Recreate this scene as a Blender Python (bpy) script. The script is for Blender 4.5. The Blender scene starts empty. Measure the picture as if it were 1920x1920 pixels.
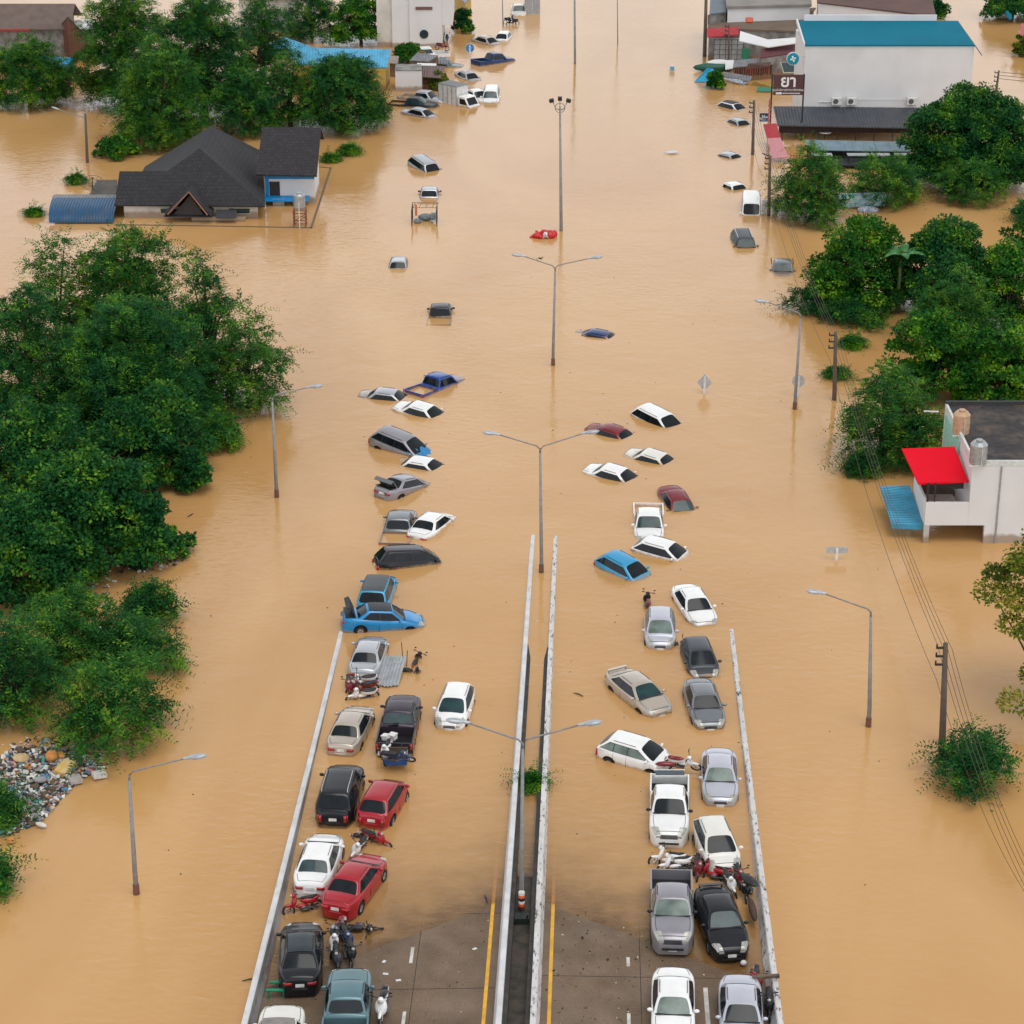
import bpy, math, random
import numpy as np
from mathutils import Vector, Matrix, Euler, Quaternion
C = bpy.context.scene.collection
R = math.radians
random.seed(7)
TH, FPX, CAMH = R(23.4), 4300.0, 55.0
CT, ST = math.cos(TH), math.sin(TH)

def ray(px, py):
    u, v = (px-960)/FPX, (960-py)/FPX
    return Vector((u, CT+v*ST, -ST+v*CT))
def P(px, py, z=0.0):
    """point of the world at height z seen at photo pixel px, py"""
    d = ray(px, py); t = (z-CAMH)/d.z
    return Vector((d.x*t, d.y*t, z))
def Q(px, py, Y):
    """point of the vertical plane at distance Y seen at photo pixel"""
    d = ray(px, py); t = Y/d.y
    return Vector((d.x*t, Y, CAMH+d.z*t))

# ------------------------------------------------------------ materials
MATS = {}
def nd(nt, typ, **kw):
    n = nt.nodes.new(typ)
    for k, v in kw.items():
        if k.startswith('i_'):
            n.inputs[k[2:].replace('_', ' ')].default_value = v
        else: setattr(n, k, v)
    return n
def mat(name, col, rough=.6, metal=0., var=.12, scale=4., bump=0., coat=0., spec=.5, col2=None, dirt=0., kind='noise'):
    """procedural: base colour broken up by noise towards col2, optional bump"""
    if name in MATS: return MATS[name]
    m = bpy.data.materials.new(name); m.use_nodes = True; nt = m.node_tree
    b = nt.nodes['Principled BSDF']
    b.inputs['Roughness'].default_value = rough; b.inputs['Metallic'].default_value = metal
    b.inputs['Coat Weight'].default_value = coat; b.inputs['Coat Roughness'].default_value = .06
    b.inputs['Specular IOR Level'].default_value = spec
    tc = nd(nt, 'ShaderNodeTexCoord')
    no = nd(nt, 'ShaderNodeTexNoise'); no.inputs['Scale'].default_value = scale; no.inputs['Detail'].default_value = 6
    nt.links.new(tc.outputs['Object'], no.inputs['Vector'])
    if col2 is None: col2 = tuple(c*(1-var*2) for c in col)
    mx = nd(nt, 'ShaderNodeMix', data_type='RGBA')
    mx.inputs[6].default_value = (*col, 1); mx.inputs[7].default_value = (*col2, 1)
    rp = nd(nt, 'ShaderNodeMapRange'); rp.inputs['From Min'].default_value = .38; rp.inputs['From Max'].default_value = .68
    nt.links.new(no.outputs['Fac'], rp.inputs['Value']); nt.links.new(rp.outputs[0], mx.inputs[0])
    out = mx.outputs[2]
    if dirt > 0:
        n2 = nd(nt, 'ShaderNodeTexNoise'); n2.inputs['Scale'].default_value = scale*.35; n2.inputs['Detail'].default_value = 8
        n2.inputs['Distortion'].default_value = .6
        nt.links.new(tc.outputs['Object'], n2.inputs['Vector'])
        r2 = nd(nt, 'ShaderNodeMapRange'); r2.inputs['From Min'].default_value = .5; r2.inputs['From Max'].default_value = .72
        r2.inputs['To Max'].default_value = dirt
        m2 = nd(nt, 'ShaderNodeMix', data_type='RGBA'); m2.inputs[7].default_value = (.16, .115, .075, 1)
        nt.links.new(n2.outputs['Fac'], r2.inputs['Value']); nt.links.new(r2.outputs[0], m2.inputs[0])
        nt.links.new(out, m2.inputs[6]); out = m2.outputs[2]
    nt.links.new(out, b.inputs['Base Color'])
    if bump:
        bp = nd(nt, 'ShaderNodeBump'); bp.inputs['Strength'].default_value = bump; bp.inputs['Distance'].default_value = .05
        nt.links.new(no.outputs['Fac'], bp.inputs['Height']); nt.links.new(bp.outputs[0], b.inputs['Normal'])
    MATS[name] = m
    return m
def wavemat(name, col, period, axis='X', rough=.45, metal=0., depth=.5, col2=None, dirt=.4, coord='Object', rot=None):
    """corrugated sheet / tile rows: sine ribs as bump + slight valley dirt"""
    if name in MATS: return MATS[name]
    m = mat(name, col, rough, metal, .15, 1.2, 0., dirt=dirt, col2=col2); nt = m.node_tree; b = nt.nodes['Principled BSDF']
    tc = nd(nt, 'ShaderNodeTexCoord'); src = tc.outputs[coord]
    if rot:
        mp = nd(nt, 'ShaderNodeMapping'); mp.inputs['Rotation'].default_value = rot
        nt.links.new(src, mp.inputs[0]); src = mp.outputs[0]
    w = nd(nt, 'ShaderNodeTexWave', wave_type='BANDS', bands_direction=axis, wave_profile='SIN')
    w.inputs['Scale'].default_value = math.pi/10/period*1.0
    nt.links.new(src, w.inputs['Vector'])
    bp = nd(nt, 'ShaderNodeBump'); bp.inputs['Strength'].default_value = depth; bp.inputs['Distance'].default_value = period*.3
    nt.links.new(w.outputs['Fac'], bp.inputs['Height']); nt.links.new(bp.outputs[0], b.inputs['Normal'])
    return m
def tilemat(name, col, col2, tw=.3, th=.34, rot=0.):
    """rows of roof tiles, on object xy"""
    if name in MATS: return MATS[name]
    m = mat(name, col, .75, col2=col2, scale=3.); nt = m.node_tree; b = nt.nodes['Principled BSDF']
    prev = b.inputs['Base Color'].links[0].from_socket
    tc = nd(nt, 'ShaderNodeTexCoord'); mp = nd(nt, 'ShaderNodeMapping'); mp.inputs['Rotation'].default_value = (0, 0, rot)
    nt.links.new(tc.outputs['Object'], mp.inputs[0])
    br = nd(nt, 'ShaderNodeTexBrick', offset=.5); br.inputs['Scale'].default_value = 1
    br.inputs['Brick Width'].default_value = tw; br.inputs['Row Height'].default_value = th
    br.inputs['Mortar Size'].default_value = .035; br.inputs['Mortar Smooth'].default_value = .6
    br.inputs['Color1'].default_value = (1, 1, 1, 1); br.inputs['Color2'].default_value = (.6, .6, .62, 1); br.inputs['Mortar'].default_value = (.22, .2, .2, 1)
    nt.links.new(mp.outputs[0], br.inputs['Vector'])
    mu = nd(nt, 'ShaderNodeMix', data_type='RGBA', blend_type='MULTIPLY'); mu.inputs[0].default_value = 1
    nt.links.new(prev, mu.inputs[6]); nt.links.new(br.outputs['Color'], mu.inputs[7]); nt.links.new(mu.outputs[2], b.inputs['Base Color'])
    bp = nd(nt, 'ShaderNodeBump'); bp.inputs['Strength'].default_value = .6; bp.inputs['Distance'].default_value = .04
    nt.links.new(br.outputs['Fac'], bp.inputs['Height']); bp.invert = True; nt.links.new(bp.outputs[0], b.inputs['Normal'])
    return m

def tide(m, top=.35, amt=.75):
    """silt left by the flood on whatever stands within a hand of the water level"""
    nt = m.node_tree; b = nt.nodes['Principled BSDF']; prev = b.inputs['Base Color'].links[0].from_socket
    g = nd(nt, 'ShaderNodeNewGeometry'); s = nd(nt, 'ShaderNodeSeparateXYZ'); nt.links.new(g.outputs['Position'], s.inputs[0])
    n = nd(nt, 'ShaderNodeTexNoise'); n.inputs['Scale'].default_value = 1.6; n.inputs['Detail'].default_value = 6; nt.links.new(g.outputs['Position'], n.inputs['Vector'])
    a = nd(nt, 'ShaderNodeMath', operation='MULTIPLY_ADD'); a.inputs[1].default_value = -.5; nt.links.new(n.outputs['Fac'], a.inputs[0]); nt.links.new(s.outputs[2], a.inputs[2])
    r = nd(nt, 'ShaderNodeMapRange'); r.inputs['From Min'].default_value = top-.45; r.inputs['From Max'].default_value = top-.22; r.inputs['To Min'].default_value = amt; r.inputs['To Max'].default_value = 0
    nt.links.new(a.outputs[0], r.inputs['Value']); mx = nd(nt, 'ShaderNodeMix', data_type='RGBA'); mx.inputs[7].default_value = (.24, .145, .075, 1)
    nt.links.new(r.outputs[0], mx.inputs[0]); nt.links.new(prev, mx.inputs[6]); nt.links.new(mx.outputs[2], b.inputs['Base Color']); return m

# ------------------------------------------------------------ mesh collector
class MB:
    def __init__(s): s.v = []; s.f = []; s.mi = []
    def add(s, vs, fs, mi=0):
        o = len(s.v); s.v += [tuple(v) for v in vs]
        s.f += [tuple(i+o for i in f) for f in fs]; s.mi += [mi]*len(fs)
        return s
    def box(s, c, d, rot=None, mi=0):
        c = Vector(c); h = Vector(d)/2; M = Euler(rot).to_matrix() if rot is not None else Matrix.Identity(3)
        vs = [c+M@Vector((x*h.x, y*h.y, z*h.z)) for x in (-1, 1) for y in (-1, 1) for z in (-1, 1)]
        return s.add(vs, [(0, 1, 3, 2), (4, 6, 7, 5), (0, 4, 5, 1), (2, 3, 7, 6), (0, 2, 6, 4), (1, 5, 7, 3)], mi)
    def tube(s, pts, r, n=6, mi=0, caps=True):
        pts = [Vector(p) for p in pts]; rs = r if isinstance(r, (list, tuple)) else [r]*len(pts); rings = []
        for i, p in enumerate(pts):
            t = (pts[min(i+1, len(pts)-1)]-pts[max(i-1, 0)]).normalized()
            a = t.cross(Vector((0, 0, 1)) if abs(t.z) < .9 else Vector((1, 0, 0))).normalized(); b = t.cross(a)
            rings.append([p+(a*math.cos(2*math.pi*k/n)+b*math.sin(2*math.pi*k/n))*rs[i] for k in range(n)])
        vs = [v for q in rings for v in q]
        fs = [(i*n+k, i*n+(k+1) % n, (i+1)*n+(k+1) % n, (i+1)*n+k) for i in range(len(pts)-1) for k in range(n)]
        if caps: fs += [tuple(range(n))[::-1], tuple(range((len(pts)-1)*n, len(pts)*n))]
        return s.add(vs, fs, mi)
    def ell(s, c, d, rot=None, n=10, m=6, mi=0):
        c = Vector(c); M = Euler(rot).to_matrix() if rot is not None else Matrix.Identity(3); vs = []; fs = []
        for j in range(m+1):
            a = math.pi*j/m-math.pi/2
            for k in range(n):
                b = 2*math.pi*k/n
                vs.append(c+M@Vector((d[0]*math.cos(a)*math.cos(b), d[1]*math.cos(a)*math.sin(b), d[2]*math.sin(a))))
        for j in range(m):
            for k in range(n): fs.append((j*n+k, j*n+(k+1) % n, (j+1)*n+(k+1) % n, (j+1)*n+k))
        return s.add(vs, fs, mi)
    def disc(s, c, axis, r, h, n=16, mi=0, r2=None):
        c = Vector(c); ax = Vector(axis).normalized()
        return s.tube([c-ax*h/2, c+ax*h/2], [r, r2 if r2 is not None else r], n, mi)
    def torus(s, c, r, t, n=20, m=6, tw=None, mi=0):   # axis Y
        c = Vector(c); tw = tw or t; vs = []; fs = []
        for i in range(n):
            a = 2*math.pi*i/n
            for j in range(m):
                b = 2*math.pi*j/m
                q = r+t*math.cos(b); vs.append(c+Vector((q*math.cos(a), tw*math.sin(b), q*math.sin(a))))
        for i in range(n):
            for j in range(m): fs.append((i*m+j, ((i+1) % n)*m+j, ((i+1) % n)*m+(j+1) % m, i*m+(j+1) % m))
        return s.add(vs, fs, mi)
    def prism(s, poly, vec, mi=0):
        poly = [Vector(p) for p in poly]; n = len(poly); vec = Vector(vec)
        vs = poly+[p+vec for p in poly]
        fs = [tuple(range(n))[::-1], tuple(range(n, 2*n))]+[(i, (i+1) % n, n+(i+1) % n, n+i) for i in range(n)]
        return s.add(vs, fs, mi)
    def slab(s, poly, t, mi=0):
        """polygon thickened downwards by t"""
        return s.prism(poly, (0, 0, -t), mi)
    def mesh(s, name, smooth=False):
        me = bpy.data.meshes.new(name); me.from_pydata(s.v, [], s.f); me.validate(); me.update()
        import bmesh
        bm = bmesh.new(); bm.from_mesh(me); bmesh.ops.recalc_face_normals(bm, faces=bm.faces); bm.to_mesh(me); bm.free()
        if smooth: me.polygons.foreach_set('use_smooth', [True]*len(me.polygons))
        return me
    def build(s, name, mats, parent=None, smooth=False, loc=None):
        me = s.mesh(name, smooth)
        if not isinstance(mats, (list, tuple)): mats = [mats]
        for m in mats: me.materials.append(m)
        if len(mats) > 1 and len(s.mi) == len(me.polygons): me.polygons.foreach_set('material_index', s.mi)
        if loc is not None: me.transform(Matrix.Translation(-Vector(loc)))
        o = bpy.data.objects.new(name, me); C.objects.link(o)
        if loc is not None: o.location = loc
        if parent is not None: o.parent = parent
        return o
def tag(o, label=None, cat=None, group=None, kind=None):
    if label: o['label'] = label
    if cat: o['category'] = cat
    if group: o['group'] = group
    if kind: o['kind'] = kind
    return o
def empty(name, loc=(0, 0, 0), label=None, cat=None, group=None, rot=None):
    o = bpy.data.objects.new(name, None); C.objects.link(o); o.location = loc; o.empty_display_size = .3
    if rot is not None: o.rotation_euler = rot
    return tag(o, label, cat, group)
def objm(name, me, m, parent):
    """object sharing mesh data, material on the object"""
    o = bpy.data.objects.new(name, me); C.objects.link(o); o.parent = parent
    if not me.materials: me.materials.append(m)
    o.material_slots[0].link = 'OBJECT'; o.material_slots[0].material = m
    return o
# ------------------------------------------------------------ vehicles
def paint(name, col, metal=.0, rough=.3, dirt=.12):
    dk = max(col) < .1
    m = mat('paint_'+name, col, rough, metal, .04, 1.5, coat=.25 if dk else .4, dirt=.03 if dk else dirt, spec=.25 if dk else .4)
    # silt left on whatever stands within a hand of the flood level
    nt = m.node_tree; b = nt.nodes['Principled BSDF']; prev = b.inputs['Base Color'].links[0].from_socket
    g = nd(nt, 'ShaderNodeNewGeometry'); s = nd(nt, 'ShaderNodeSeparateXYZ'); nt.links.new(g.outputs['Position'], s.inputs[0])
    n = nd(nt, 'ShaderNodeTexNoise'); n.inputs['Scale'].default_value = 3; n.inputs['Detail'].default_value = 5; nt.links.new(g.outputs['Position'], n.inputs['Vector'])
    a = nd(nt, 'ShaderNodeMath', operation='MULTIPLY_ADD'); a.inputs[1].default_value = -.3; nt.links.new(n.outputs['Fac'], a.inputs[0]); nt.links.new(s.outputs[2], a.inputs[2])
    r = nd(nt, 'ShaderNodeMapRange'); r.inputs['From Min'].default_value = -.12; r.inputs['From Max'].default_value = .02; r.inputs['To Min'].default_value = .7; r.inputs['To Max'].default_value = 0
    nt.links.new(a.outputs[0], r.inputs['Value']); mx = nd(nt, 'ShaderNodeMix', data_type='RGBA'); mx.inputs[7].default_value = (.34, .20, .09, 1)
    nt.links.new(r.outputs[0], mx.inputs[0]); nt.links.new(prev, mx.inputs[6]); nt.links.new(mx.outputs[2], b.inputs['Base Color'])
    return m
PT = dict(
 white=paint('white', (.80, .80, .80)), offwhite=paint('offwhite', (.70, .69, .64)), silver=paint('silver', (.46, .47, .50), .45),
 lavender=paint('pale_silver', (.50, .51, .58), .3), grey=paint('grey', (.20, .215, .235), .5), darkgrey=paint('dark_grey', (.055, .062, .072), .3),
 black=paint('black', (.011, .012, .016), 0, .25, .08), beige=paint('beige', (.48, .42, .36), .4), red=paint('red', (.36, .008, .018), .1),
 maroon=paint('dark_red', (.19, .012, .02), .2), blue=paint('sky_blue', (.01, .22, .50), .1), azure=paint('azure', (.03, .30, .55), .1),
 navy=paint('navy', (.008, .035, .14), .2), royal=paint('royal_blue', (.006, .05, .28), .2), teal=paint('teal_grey', (.10, .19, .22), .3),
 purplegrey=paint('plum_grey', (.045, .035, .05), .3), mpvgrey=paint('warm_grey', (.30, .29, .32), .4))
def glassmat(name, col, rough=.08):
    return mat('glass_'+name, col, rough, 0, .25, 1.6, spec=.3)
GL = dict(dark=glassmat('dark', (.010, .014, .018)), teal=glassmat('teal', (.02, .055, .06)), clear=glassmat('clear', (.16, .21, .19), .1),
          mid=glassmat('mid', (.045, .075, .08), .08))
M_TYRE = mat('tyre_rubber', (.012, .012, .012), .85); M_RIM = mat('rim_alloy', (.45, .46, .48), .3, .8)
M_BLK = mat('black_plastic', (.014, .014, .016), .5); M_LAMP = mat('headlamp_glass', (.42, .42, .38), .12, .1, coat=.4)
M_TAIL = mat('taillamp_glass', (.42, .012, .02), .2, coat=.5); M_PLATE = mat('plate_white', (.75, .75, .72), .5)
M_CHROME = mat('chrome', (.6, .6, .6), .15, .9)

TYPES = dict(
 #        L    W    H    zn  zh   zc   zb   zd    xa   xb   xc    xd    wr   
 sedan=dict(L=4.5, W=1.74, H=1.46, zn=.66, zh=.84, zc=.98, zd=1.03, xa=1.10, xb=.38, xc=-.92, xd=-1.58, wr=.56),
 coupe=dict(L=4.5, W=1.78, H=1.47, zn=.68, zh=.86, zc=1.0, zd=1.08, xa=1.25, xb=.42, xc=-1.0, xd=-1.82, wr=.55),
 hatch=dict(L=3.70, W=1.70, H=1.52, zn=.66, zh=.90, zc=1.02, zd=1.02, xa=1.25, xb=.42, xc=-1.22, xd=-1.76, wr=.56),
 mpv=dict(L=4.2, W=1.76, H=1.66, zn=.68, zh=.94, zc=1.06, zd=1.06, xa=1.62, xb=.60, xc=-1.5, xd=-2.0, wr=.61),
 suv=dict(L=4.7, W=1.86, H=1.76, zn=.82, zh=1.06, zc=1.15, zd=1.15, xa=1.15, xb=.55, xc=-1.75, xd=-2.18, wr=.66),
 van=dict(L=4.9, W=1.76, H=1.98, zn=.80, zh=1.02, zc=1.1, zd=1.1, xa=2.10, xb=1.45, xc=-2.25, xd=-2.38, wr=.76),
 pickup=dict(L=5.2, W=1.82, H=1.74, zn=.86, zh=1.08, zc=1.14, zd=1.14, xa=1.22, xb=.66, xc=-.55, xd=-.80, wr=.66, bed=-.92),
)
def wheels_x(T): return (T['L']*.31, -T['L']*.29)
def halfw(T, x):
    L, W = T['L'], T['W']; x0 = L/2-1.05; ax = abs(x)
    if ax <= x0: return W/2
    return W/2*(1-.32*((ax-x0)/(L/2-x0))**2.5)
def topz(T, x):
    L = T['L']; rear = T['zd']
    if 'bed' in T: xs = [-L/2, -L/2+.05, T['xd'], T['xa'], L/2-.35, L/2-.08, L/2]; zs = [1.0, 1.05, rear, T['zc'], T['zh'], T['zn']+.08, T['zn']]
    else: xs = [-L/2, -L/2+.10, min(T['xd'], -L/2+.5), T['xd']+.15, T['xa'], L/2-.75, L/2-.38, L/2-.17, L/2-.06, L/2]; zs = [rear-.22, rear-.04, rear, rear, T['zc'], (T['zc']+T['zh'])/2+.01, T['zh']-.035, T['zn']+.12, T['zn']+.04, T['zn']-.03]
    return float(np.interp(x, xs, zs))
def arch(T, x):
    for xw in wheels_x(T):
        d = abs(x-xw)
        if d < .385: return .32+math.sqrt(max(.385**2-d*d, 0))
    return .2
def wz(T, z, x=0.):
    wb = T['W']/2-.03; z0 = T['zc']-.03
    xm = (T['xa']+T['xd'])/2; t = abs(x-xm)/((T['xa']-T['xd'])/2)
    return (wb+(T['wr']-wb)*min(max((z-z0)/(T['H']-z0), 0), 1))*(1-.10*min(t, 1.1)**3)
def section(T, x):
    w = halfw(T, x); t = topz(T, x); b = arch(T, x)
    pts = [(0, t+.05), (.45*w, t+.036), (.8*w, t+.004), (.93*w, t-.03), (.985*w, t-.11), (w, max(t-.32, b+.06)), (w*.995, max(t-.5, b+.03) if t-.5 > b else b+.03), (.965*w, b)]
    return pts
def body_mesh(T):
    mb = MB(); L = T['L']; x0 = T.get('bed', -L/2)
    xs = {x0, L/2}
    x = x0
    while x < L/2: xs.add(round(x, 3)); x += .11
    for xw in wheels_x(T):
        for d in (-.386, -.375, -.33, -.26, -.17, -.06, .06, .17, .26, .33, .375, .386):
            if x0 < xw+d < L/2: xs.add(round(xw+d, 3))
    for q in (L/2-.03, L/2-.09): xs.add(q)
    if 'bed' not in T: xs |= {-L/2+.03, -L/2+.1}
    xs = sorted(xs); rows = []
    for x in xs:
        h = section(T, x); ring = [(x, -y, z) for y, z in h[::-1]]+[(x, y, z) for y, z in h[1:]]
        rows.append(ring)
    n = len(rows[0]); vs = [v for r in rows for v in r]
    fs = [(i*n+k, i*n+k+1, (i+1)*n+k+1, (i+1)*n+k) for i in range(len(rows)-1) for k in range(n-1)]
    fs += [tuple(range(n)), tuple(range((len(rows)-1)*n, len(rows)*n))[::-1]]
    mb.add(vs, fs)
    # greenhouse shell
    zc = T['zc']; xa, xb, xc, xd, H = T['xa'], T['xb'], T['xc'], T['xd'], T['H']
    X = [xd, xd+.02]+[xd+(xc-xd)*k/4 for k in (1, 2, 3)]+[xc, xc+.08, xc+.25]
    k = xc+.5
    while k < xb-.3: X.append(k); k += .3
    X += [xb-.22, xb-.08, xb]+[xb+(xa-xb)*k/4 for k in (1, 2, 3)]+[xa-.02, xa]
    zt = H-.045
    def hh(x):
        xs_ = [xd, xc, xc+.25, (xb+xc)/2, xb-.22, xb, xa]; zs_ = [zc-.03, zt, H-.012, H, H-.015, zt, zc-.03]
        return float(np.interp(x, xs_, zs_))
    rows = []
    for x in X:
        h = hh(x); w1 = wz(T, h, x); w0 = wz(T, zc-.05, x); ze = max(h-.10, zc-.04); we = wz(T, ze, x)
        half = [(w0, zc-.06), (we, ze), (min(w1+.0, we-.002), max(h-.035, zc-.035)), (w1-.05, h-.006), (w1*.6, h+.018), (0, h+.036)]
        ring = [(x, y, z) for y, z in half]+[(x, -y, z) for y, z in half[::-1][1:]]
        rows.append(ring)
    n = len(rows[0]); vs = [v for r in rows for v in r]
    fs = [(i*n+k, i*n+k+1, (i+1)*n+k+1, (i+1)*n+k) for i in range(len(rows)-1) for k in range(n-1)]
    fs += [tuple(range(n)), tuple(range((len(rows)-1)*n, len(rows)*n))[::-1]]
    mb.add(vs, fs)
    # bumpers
    mb.ell((L/2-.16, 0, .42), (.2, halfw(T, L/2-.2)*.97, .15), n=16, m=8)
    if 'bed' not in T: mb.ell((-L/2+.16, 0, .47), (.2, halfw(T, -L/2+.2)*.97, .17), n=16, m=8)
    return mb
def patch(fn, nu=6, nv=4):
    vs = [fn(i/nu, j/nv) for j in range(nv+1) for i in range(nu+1)]
    fs = [(j*(nu+1)+i, j*(nu+1)+i+1, (j+1)*(nu+1)+i+1, (j+1)*(nu+1)+i) for j in range(nv) for i in range(nu)]
    return vs, fs
def screen_mesh(T, x0, x1, lo, hi):
    """windscreen or rear window between base x0 and top x1"""
    zc, H = T['zc'], T['H']; zt = H-.045; z0 = zc-.03; sg = 1 if x0 > x1 else -1
    L_ = math.hypot(x0-x1, zt-z0); nx, nz = (zt-z0)/L_*sg, abs(x0-x1)/L_
    def fn(u, v):
        s = u*2-1; t = lo+(hi-lo)*v; t += (.5-v)*(hi-lo)*.14*abs(s)**7; s *= 1-.05*abs(2*v-1)**5; x = x0+(x1-x0)*t; z = z0+(zt-z0)*t
        y = s*(wz(T, z, x)-.07); k = .012+.036*(1-abs(s)**2)
        return (x+nx*k, y, z+nz*k)
    mb = MB(); vs, fs = patch(fn, 16, 6); mb.add(vs, fs); return mb
def side_mesh(T, xr0, xr1, xf0, xf1, sgn, lo=.13, hi=.80, off=.009):
    zc, H = T['zc'], T['H']; z0 = zc-.03; z1 = H-.03
    def fn(u, v):
        t = lo+(hi-lo)*v; z = z0+(z1-z0)*t
        a = xr0+(xr1-xr0)*v; b = xf0+(xf1-xf0)*v
        x = a+(b-a)*u; return (x, sgn*(wz(T, z, x)+off), z)
    mb = MB(); vs, fs = patch(fn, 4, 3); mb.add(vs, fs); return mb
def side_windows(T, ty):
    xa, xb, xc, xd = T['xa'], T['xb'], T['xc'], T['xd']
    f0, f1 = xa-.28, xb-.10; r0, r1 = xd+.34, xc+.12
    if ty in ('hatch', 'mpv', 'suv', 'van'): r0, r1 = xd+.16, xc+.12
    if ty == 'pickup': r0, r1 = xd+.12, xc+.08
    cuts = [r0]; n = {'sedan': 2, 'coupe': 2, 'hatch': 3, 'mpv': 3, 'suv': 3, 'van': 3, 'pickup': 2}[ty]
    tot0 = f0-r0; tot1 = f1-r1; fr = {2: [0, .5, 1], 3: [0, .24, .61, 1]}[n]
    if ty == 'van': fr = [0, .36, .72, 1]
    if ty in ('sedan', 'coupe'): fr = [0, .46, 1]
    out = []
    for i in range(n):
        g0 = .022 if i else 0; g1 = .022 if i < n-1 else 0
        # straight vertical pillar between panes: use bottoms for the cut line
        def cut(k, v):
            xb_ = r0+tot0*fr[k]; xt_ = r1+tot1*fr[k]
            if k in (0, n): return (xb_, xt_)
            m = (xb_+xt_)/2; return (m, m)
        a0, a1 = cut(i, 0); b0, b1 = cut(i+1, 0)
        out.append((a0+g0, a1+g0, b0-g1, b1-g1))
    return out
MC = {}
def car_meshes(ty):
    if ty in MC: return MC[ty]
    T = TYPES[ty]; L, W = T['L'], T['W']; d = {}
    d['body'] = body_mesh(T).mesh(ty+'_body', True)
    d['windscreen'] = screen_mesh(T, T['xa'], T['xb'], .05, .95).mesh(ty+'_windscreen', True)
    d['rear_window'] = screen_mesh(T, T['xd'], T['xc'], .10, .90).mesh(ty+'_rear_window', True)
    d['side'] = [(s, side_mesh(T, *q, s).mesh(ty+'_side_window', True)) for q in side_windows(T, ty) for s in (-1, 1)]
    q = side_windows(T, ty); tr_ = MB()
    for s in (-1, 1):
        m_ = side_mesh(T, q[0][0]-.03, q[0][1]-.03, q[-1][2]+.04, q[-1][3]+.03, s, .09, .84, .004); tr_.add(m_.v, m_.f)
    vs, fs = patch(lambda u, v: (T['xa']+.015-.10*v, (u*2-1)*(T['W']/2-.16), topz(T, T['xa'])+.054+.01*v), 6, 1); tr_.add(vs, fs)
    d['window_trim'] = tr_.mesh(ty+'_window_trim')
    sm = MB(); r_ = .010
    side = lambda x, z: (x, halfw(T, x)*.998+.002, z)
    xs_ = [q[0][2], q[-1][2]+.12] if ty in ('sedan', 'coupe', 'pickup') else [q[1][0], q[1][2], q[2][2]+.12]
    if ty in ('sedan', 'coupe', 'pickup'): xs_ = [q[0][0]+.05]+xs_
    for s in (-1, 1):
        for x in xs_: sm.tube([(x, s*(halfw(T, x)+.001), .36 if arch(T, x) < .3 else .75), (x, s*(halfw(T, x)+.001), T['zc']-.34), (x, s*halfw(T, x)*.975, T['zc']-.08)], r_, 4)
        w_ = lambda x: halfw(T, x)*.80
        sm.tube([(x, s*w_(x), topz(T, x)+.008) for x in np.linspace(T['xa']+.05, L/2-.14, 8)], r_, 4)
        sm.tube([(x, s*(wz(T, H_, x)-.02), H_+.003) for x in np.linspace(T['xc']+.25, T['xb']-.2, 6) for H_ in (T['H']-.014,)], .013, 4)
        if ty in ('sedan', 'coupe'): sm.tube([(x, s*halfw(T, x)*.78, topz(T, x)+.010) for x in np.linspace(-L/2+.12, T['xd']-.05, 5)], r_, 4)
    x = L/2-.16; sm.tube([(x+.02*math.cos(t), halfw(T, x)*.8*math.sin(t), topz(T, x)+.008+.042*math.cos(t)) for t in np.linspace(-1.57, 1.57, 7)], r_, 4)
    if ty in ('sedan', 'coupe'): x = -L/2+.11; sm.tube([(x, y*halfw(T, x)*.78, topz(T, x)+.010+.042*(1-y*y)) for y in (-1, -.5, 0, .5, 1)], r_, 4)
    # shut lines belong to the body's own mesh, in a second material
    bb = body_mesh(T); nb = len(bb.f); bb.add(sm.v, sm.f, 1); me = bb.mesh(ty+'_body', True)
    me.materials.append(M_BLK); me.materials.append(M_BLK); me.polygons.foreach_set('material_index', bb.mi); d['body'] = me
    wh = MB(); wh.torus((0, 0, 0), .235, .08, 20, 8, .10); d['tyre'] = wh.mesh('tyre', True)
    rm = MB(); rm.disc((0, 0, 0), (0, 1, 0), .17, .13, 16)
    for k in range(5):
        a = k*2*math.pi/5; rm.box((math.cos(a)*.09, 0, math.sin(a)*.09), (.16, .16, .035), (0, -a, 0))
    d['rim'] = rm.mesh('rim', False)
    def surf(x, f):
        w = halfw(T, x); se = section(T, x); return (x, f*w, float(np.interp(f, [p[0]/w for p in se[:6]], [p[1] for p in se[:6]]))+.010)
    d['headlight'] = {}
    for s in (-1, 1):
        vs, fs = patch(lambda u, v: (lambda q: (q[0]+.006, q[1]*s, q[2]))(surf(L/2-.36-.10*v+(.34+.08*v)*u, .60+.37*v)), 6, 6); hd = MB(); hd.add(vs, fs)
        x = L/2+.012; w = halfw(T, L/2); hd.box((x-.006, s*w*.76, T['zn']-.05), (.012, w*.36, .10)); d['headlight'][s] = hd.mesh(ty+'_headlight', False)
    zt = T['zd']-.13 if ty in ('sedan', 'coupe') else T['zd']-.05
    tl = MB()
    we = halfw(T, -L/2+.06)
    if ty in ('sedan', 'coupe'): tl.box((-.02, -.06, 0), (.05, .30, .13)); tl.box((.10, .085, .0), (.2, .05, .12), (0, 0, -.35))
    elif ty == 'pickup': tl.box((0, 0, 0), (.05, .13, .3))
    else: tl.box((-.02, -.01, -.08), (.05, .13, .34)); tl.box((.08, .07, -.06), (.16, .04, .30), (0, 0, -.35))
    d['taillight'] = tl.mesh('taillight', True)
    mr = MB(); mr.ell((0, 0, 0), (.07, .12, .085)); d['mirror'] = mr.mesh('mirror', True)
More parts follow.
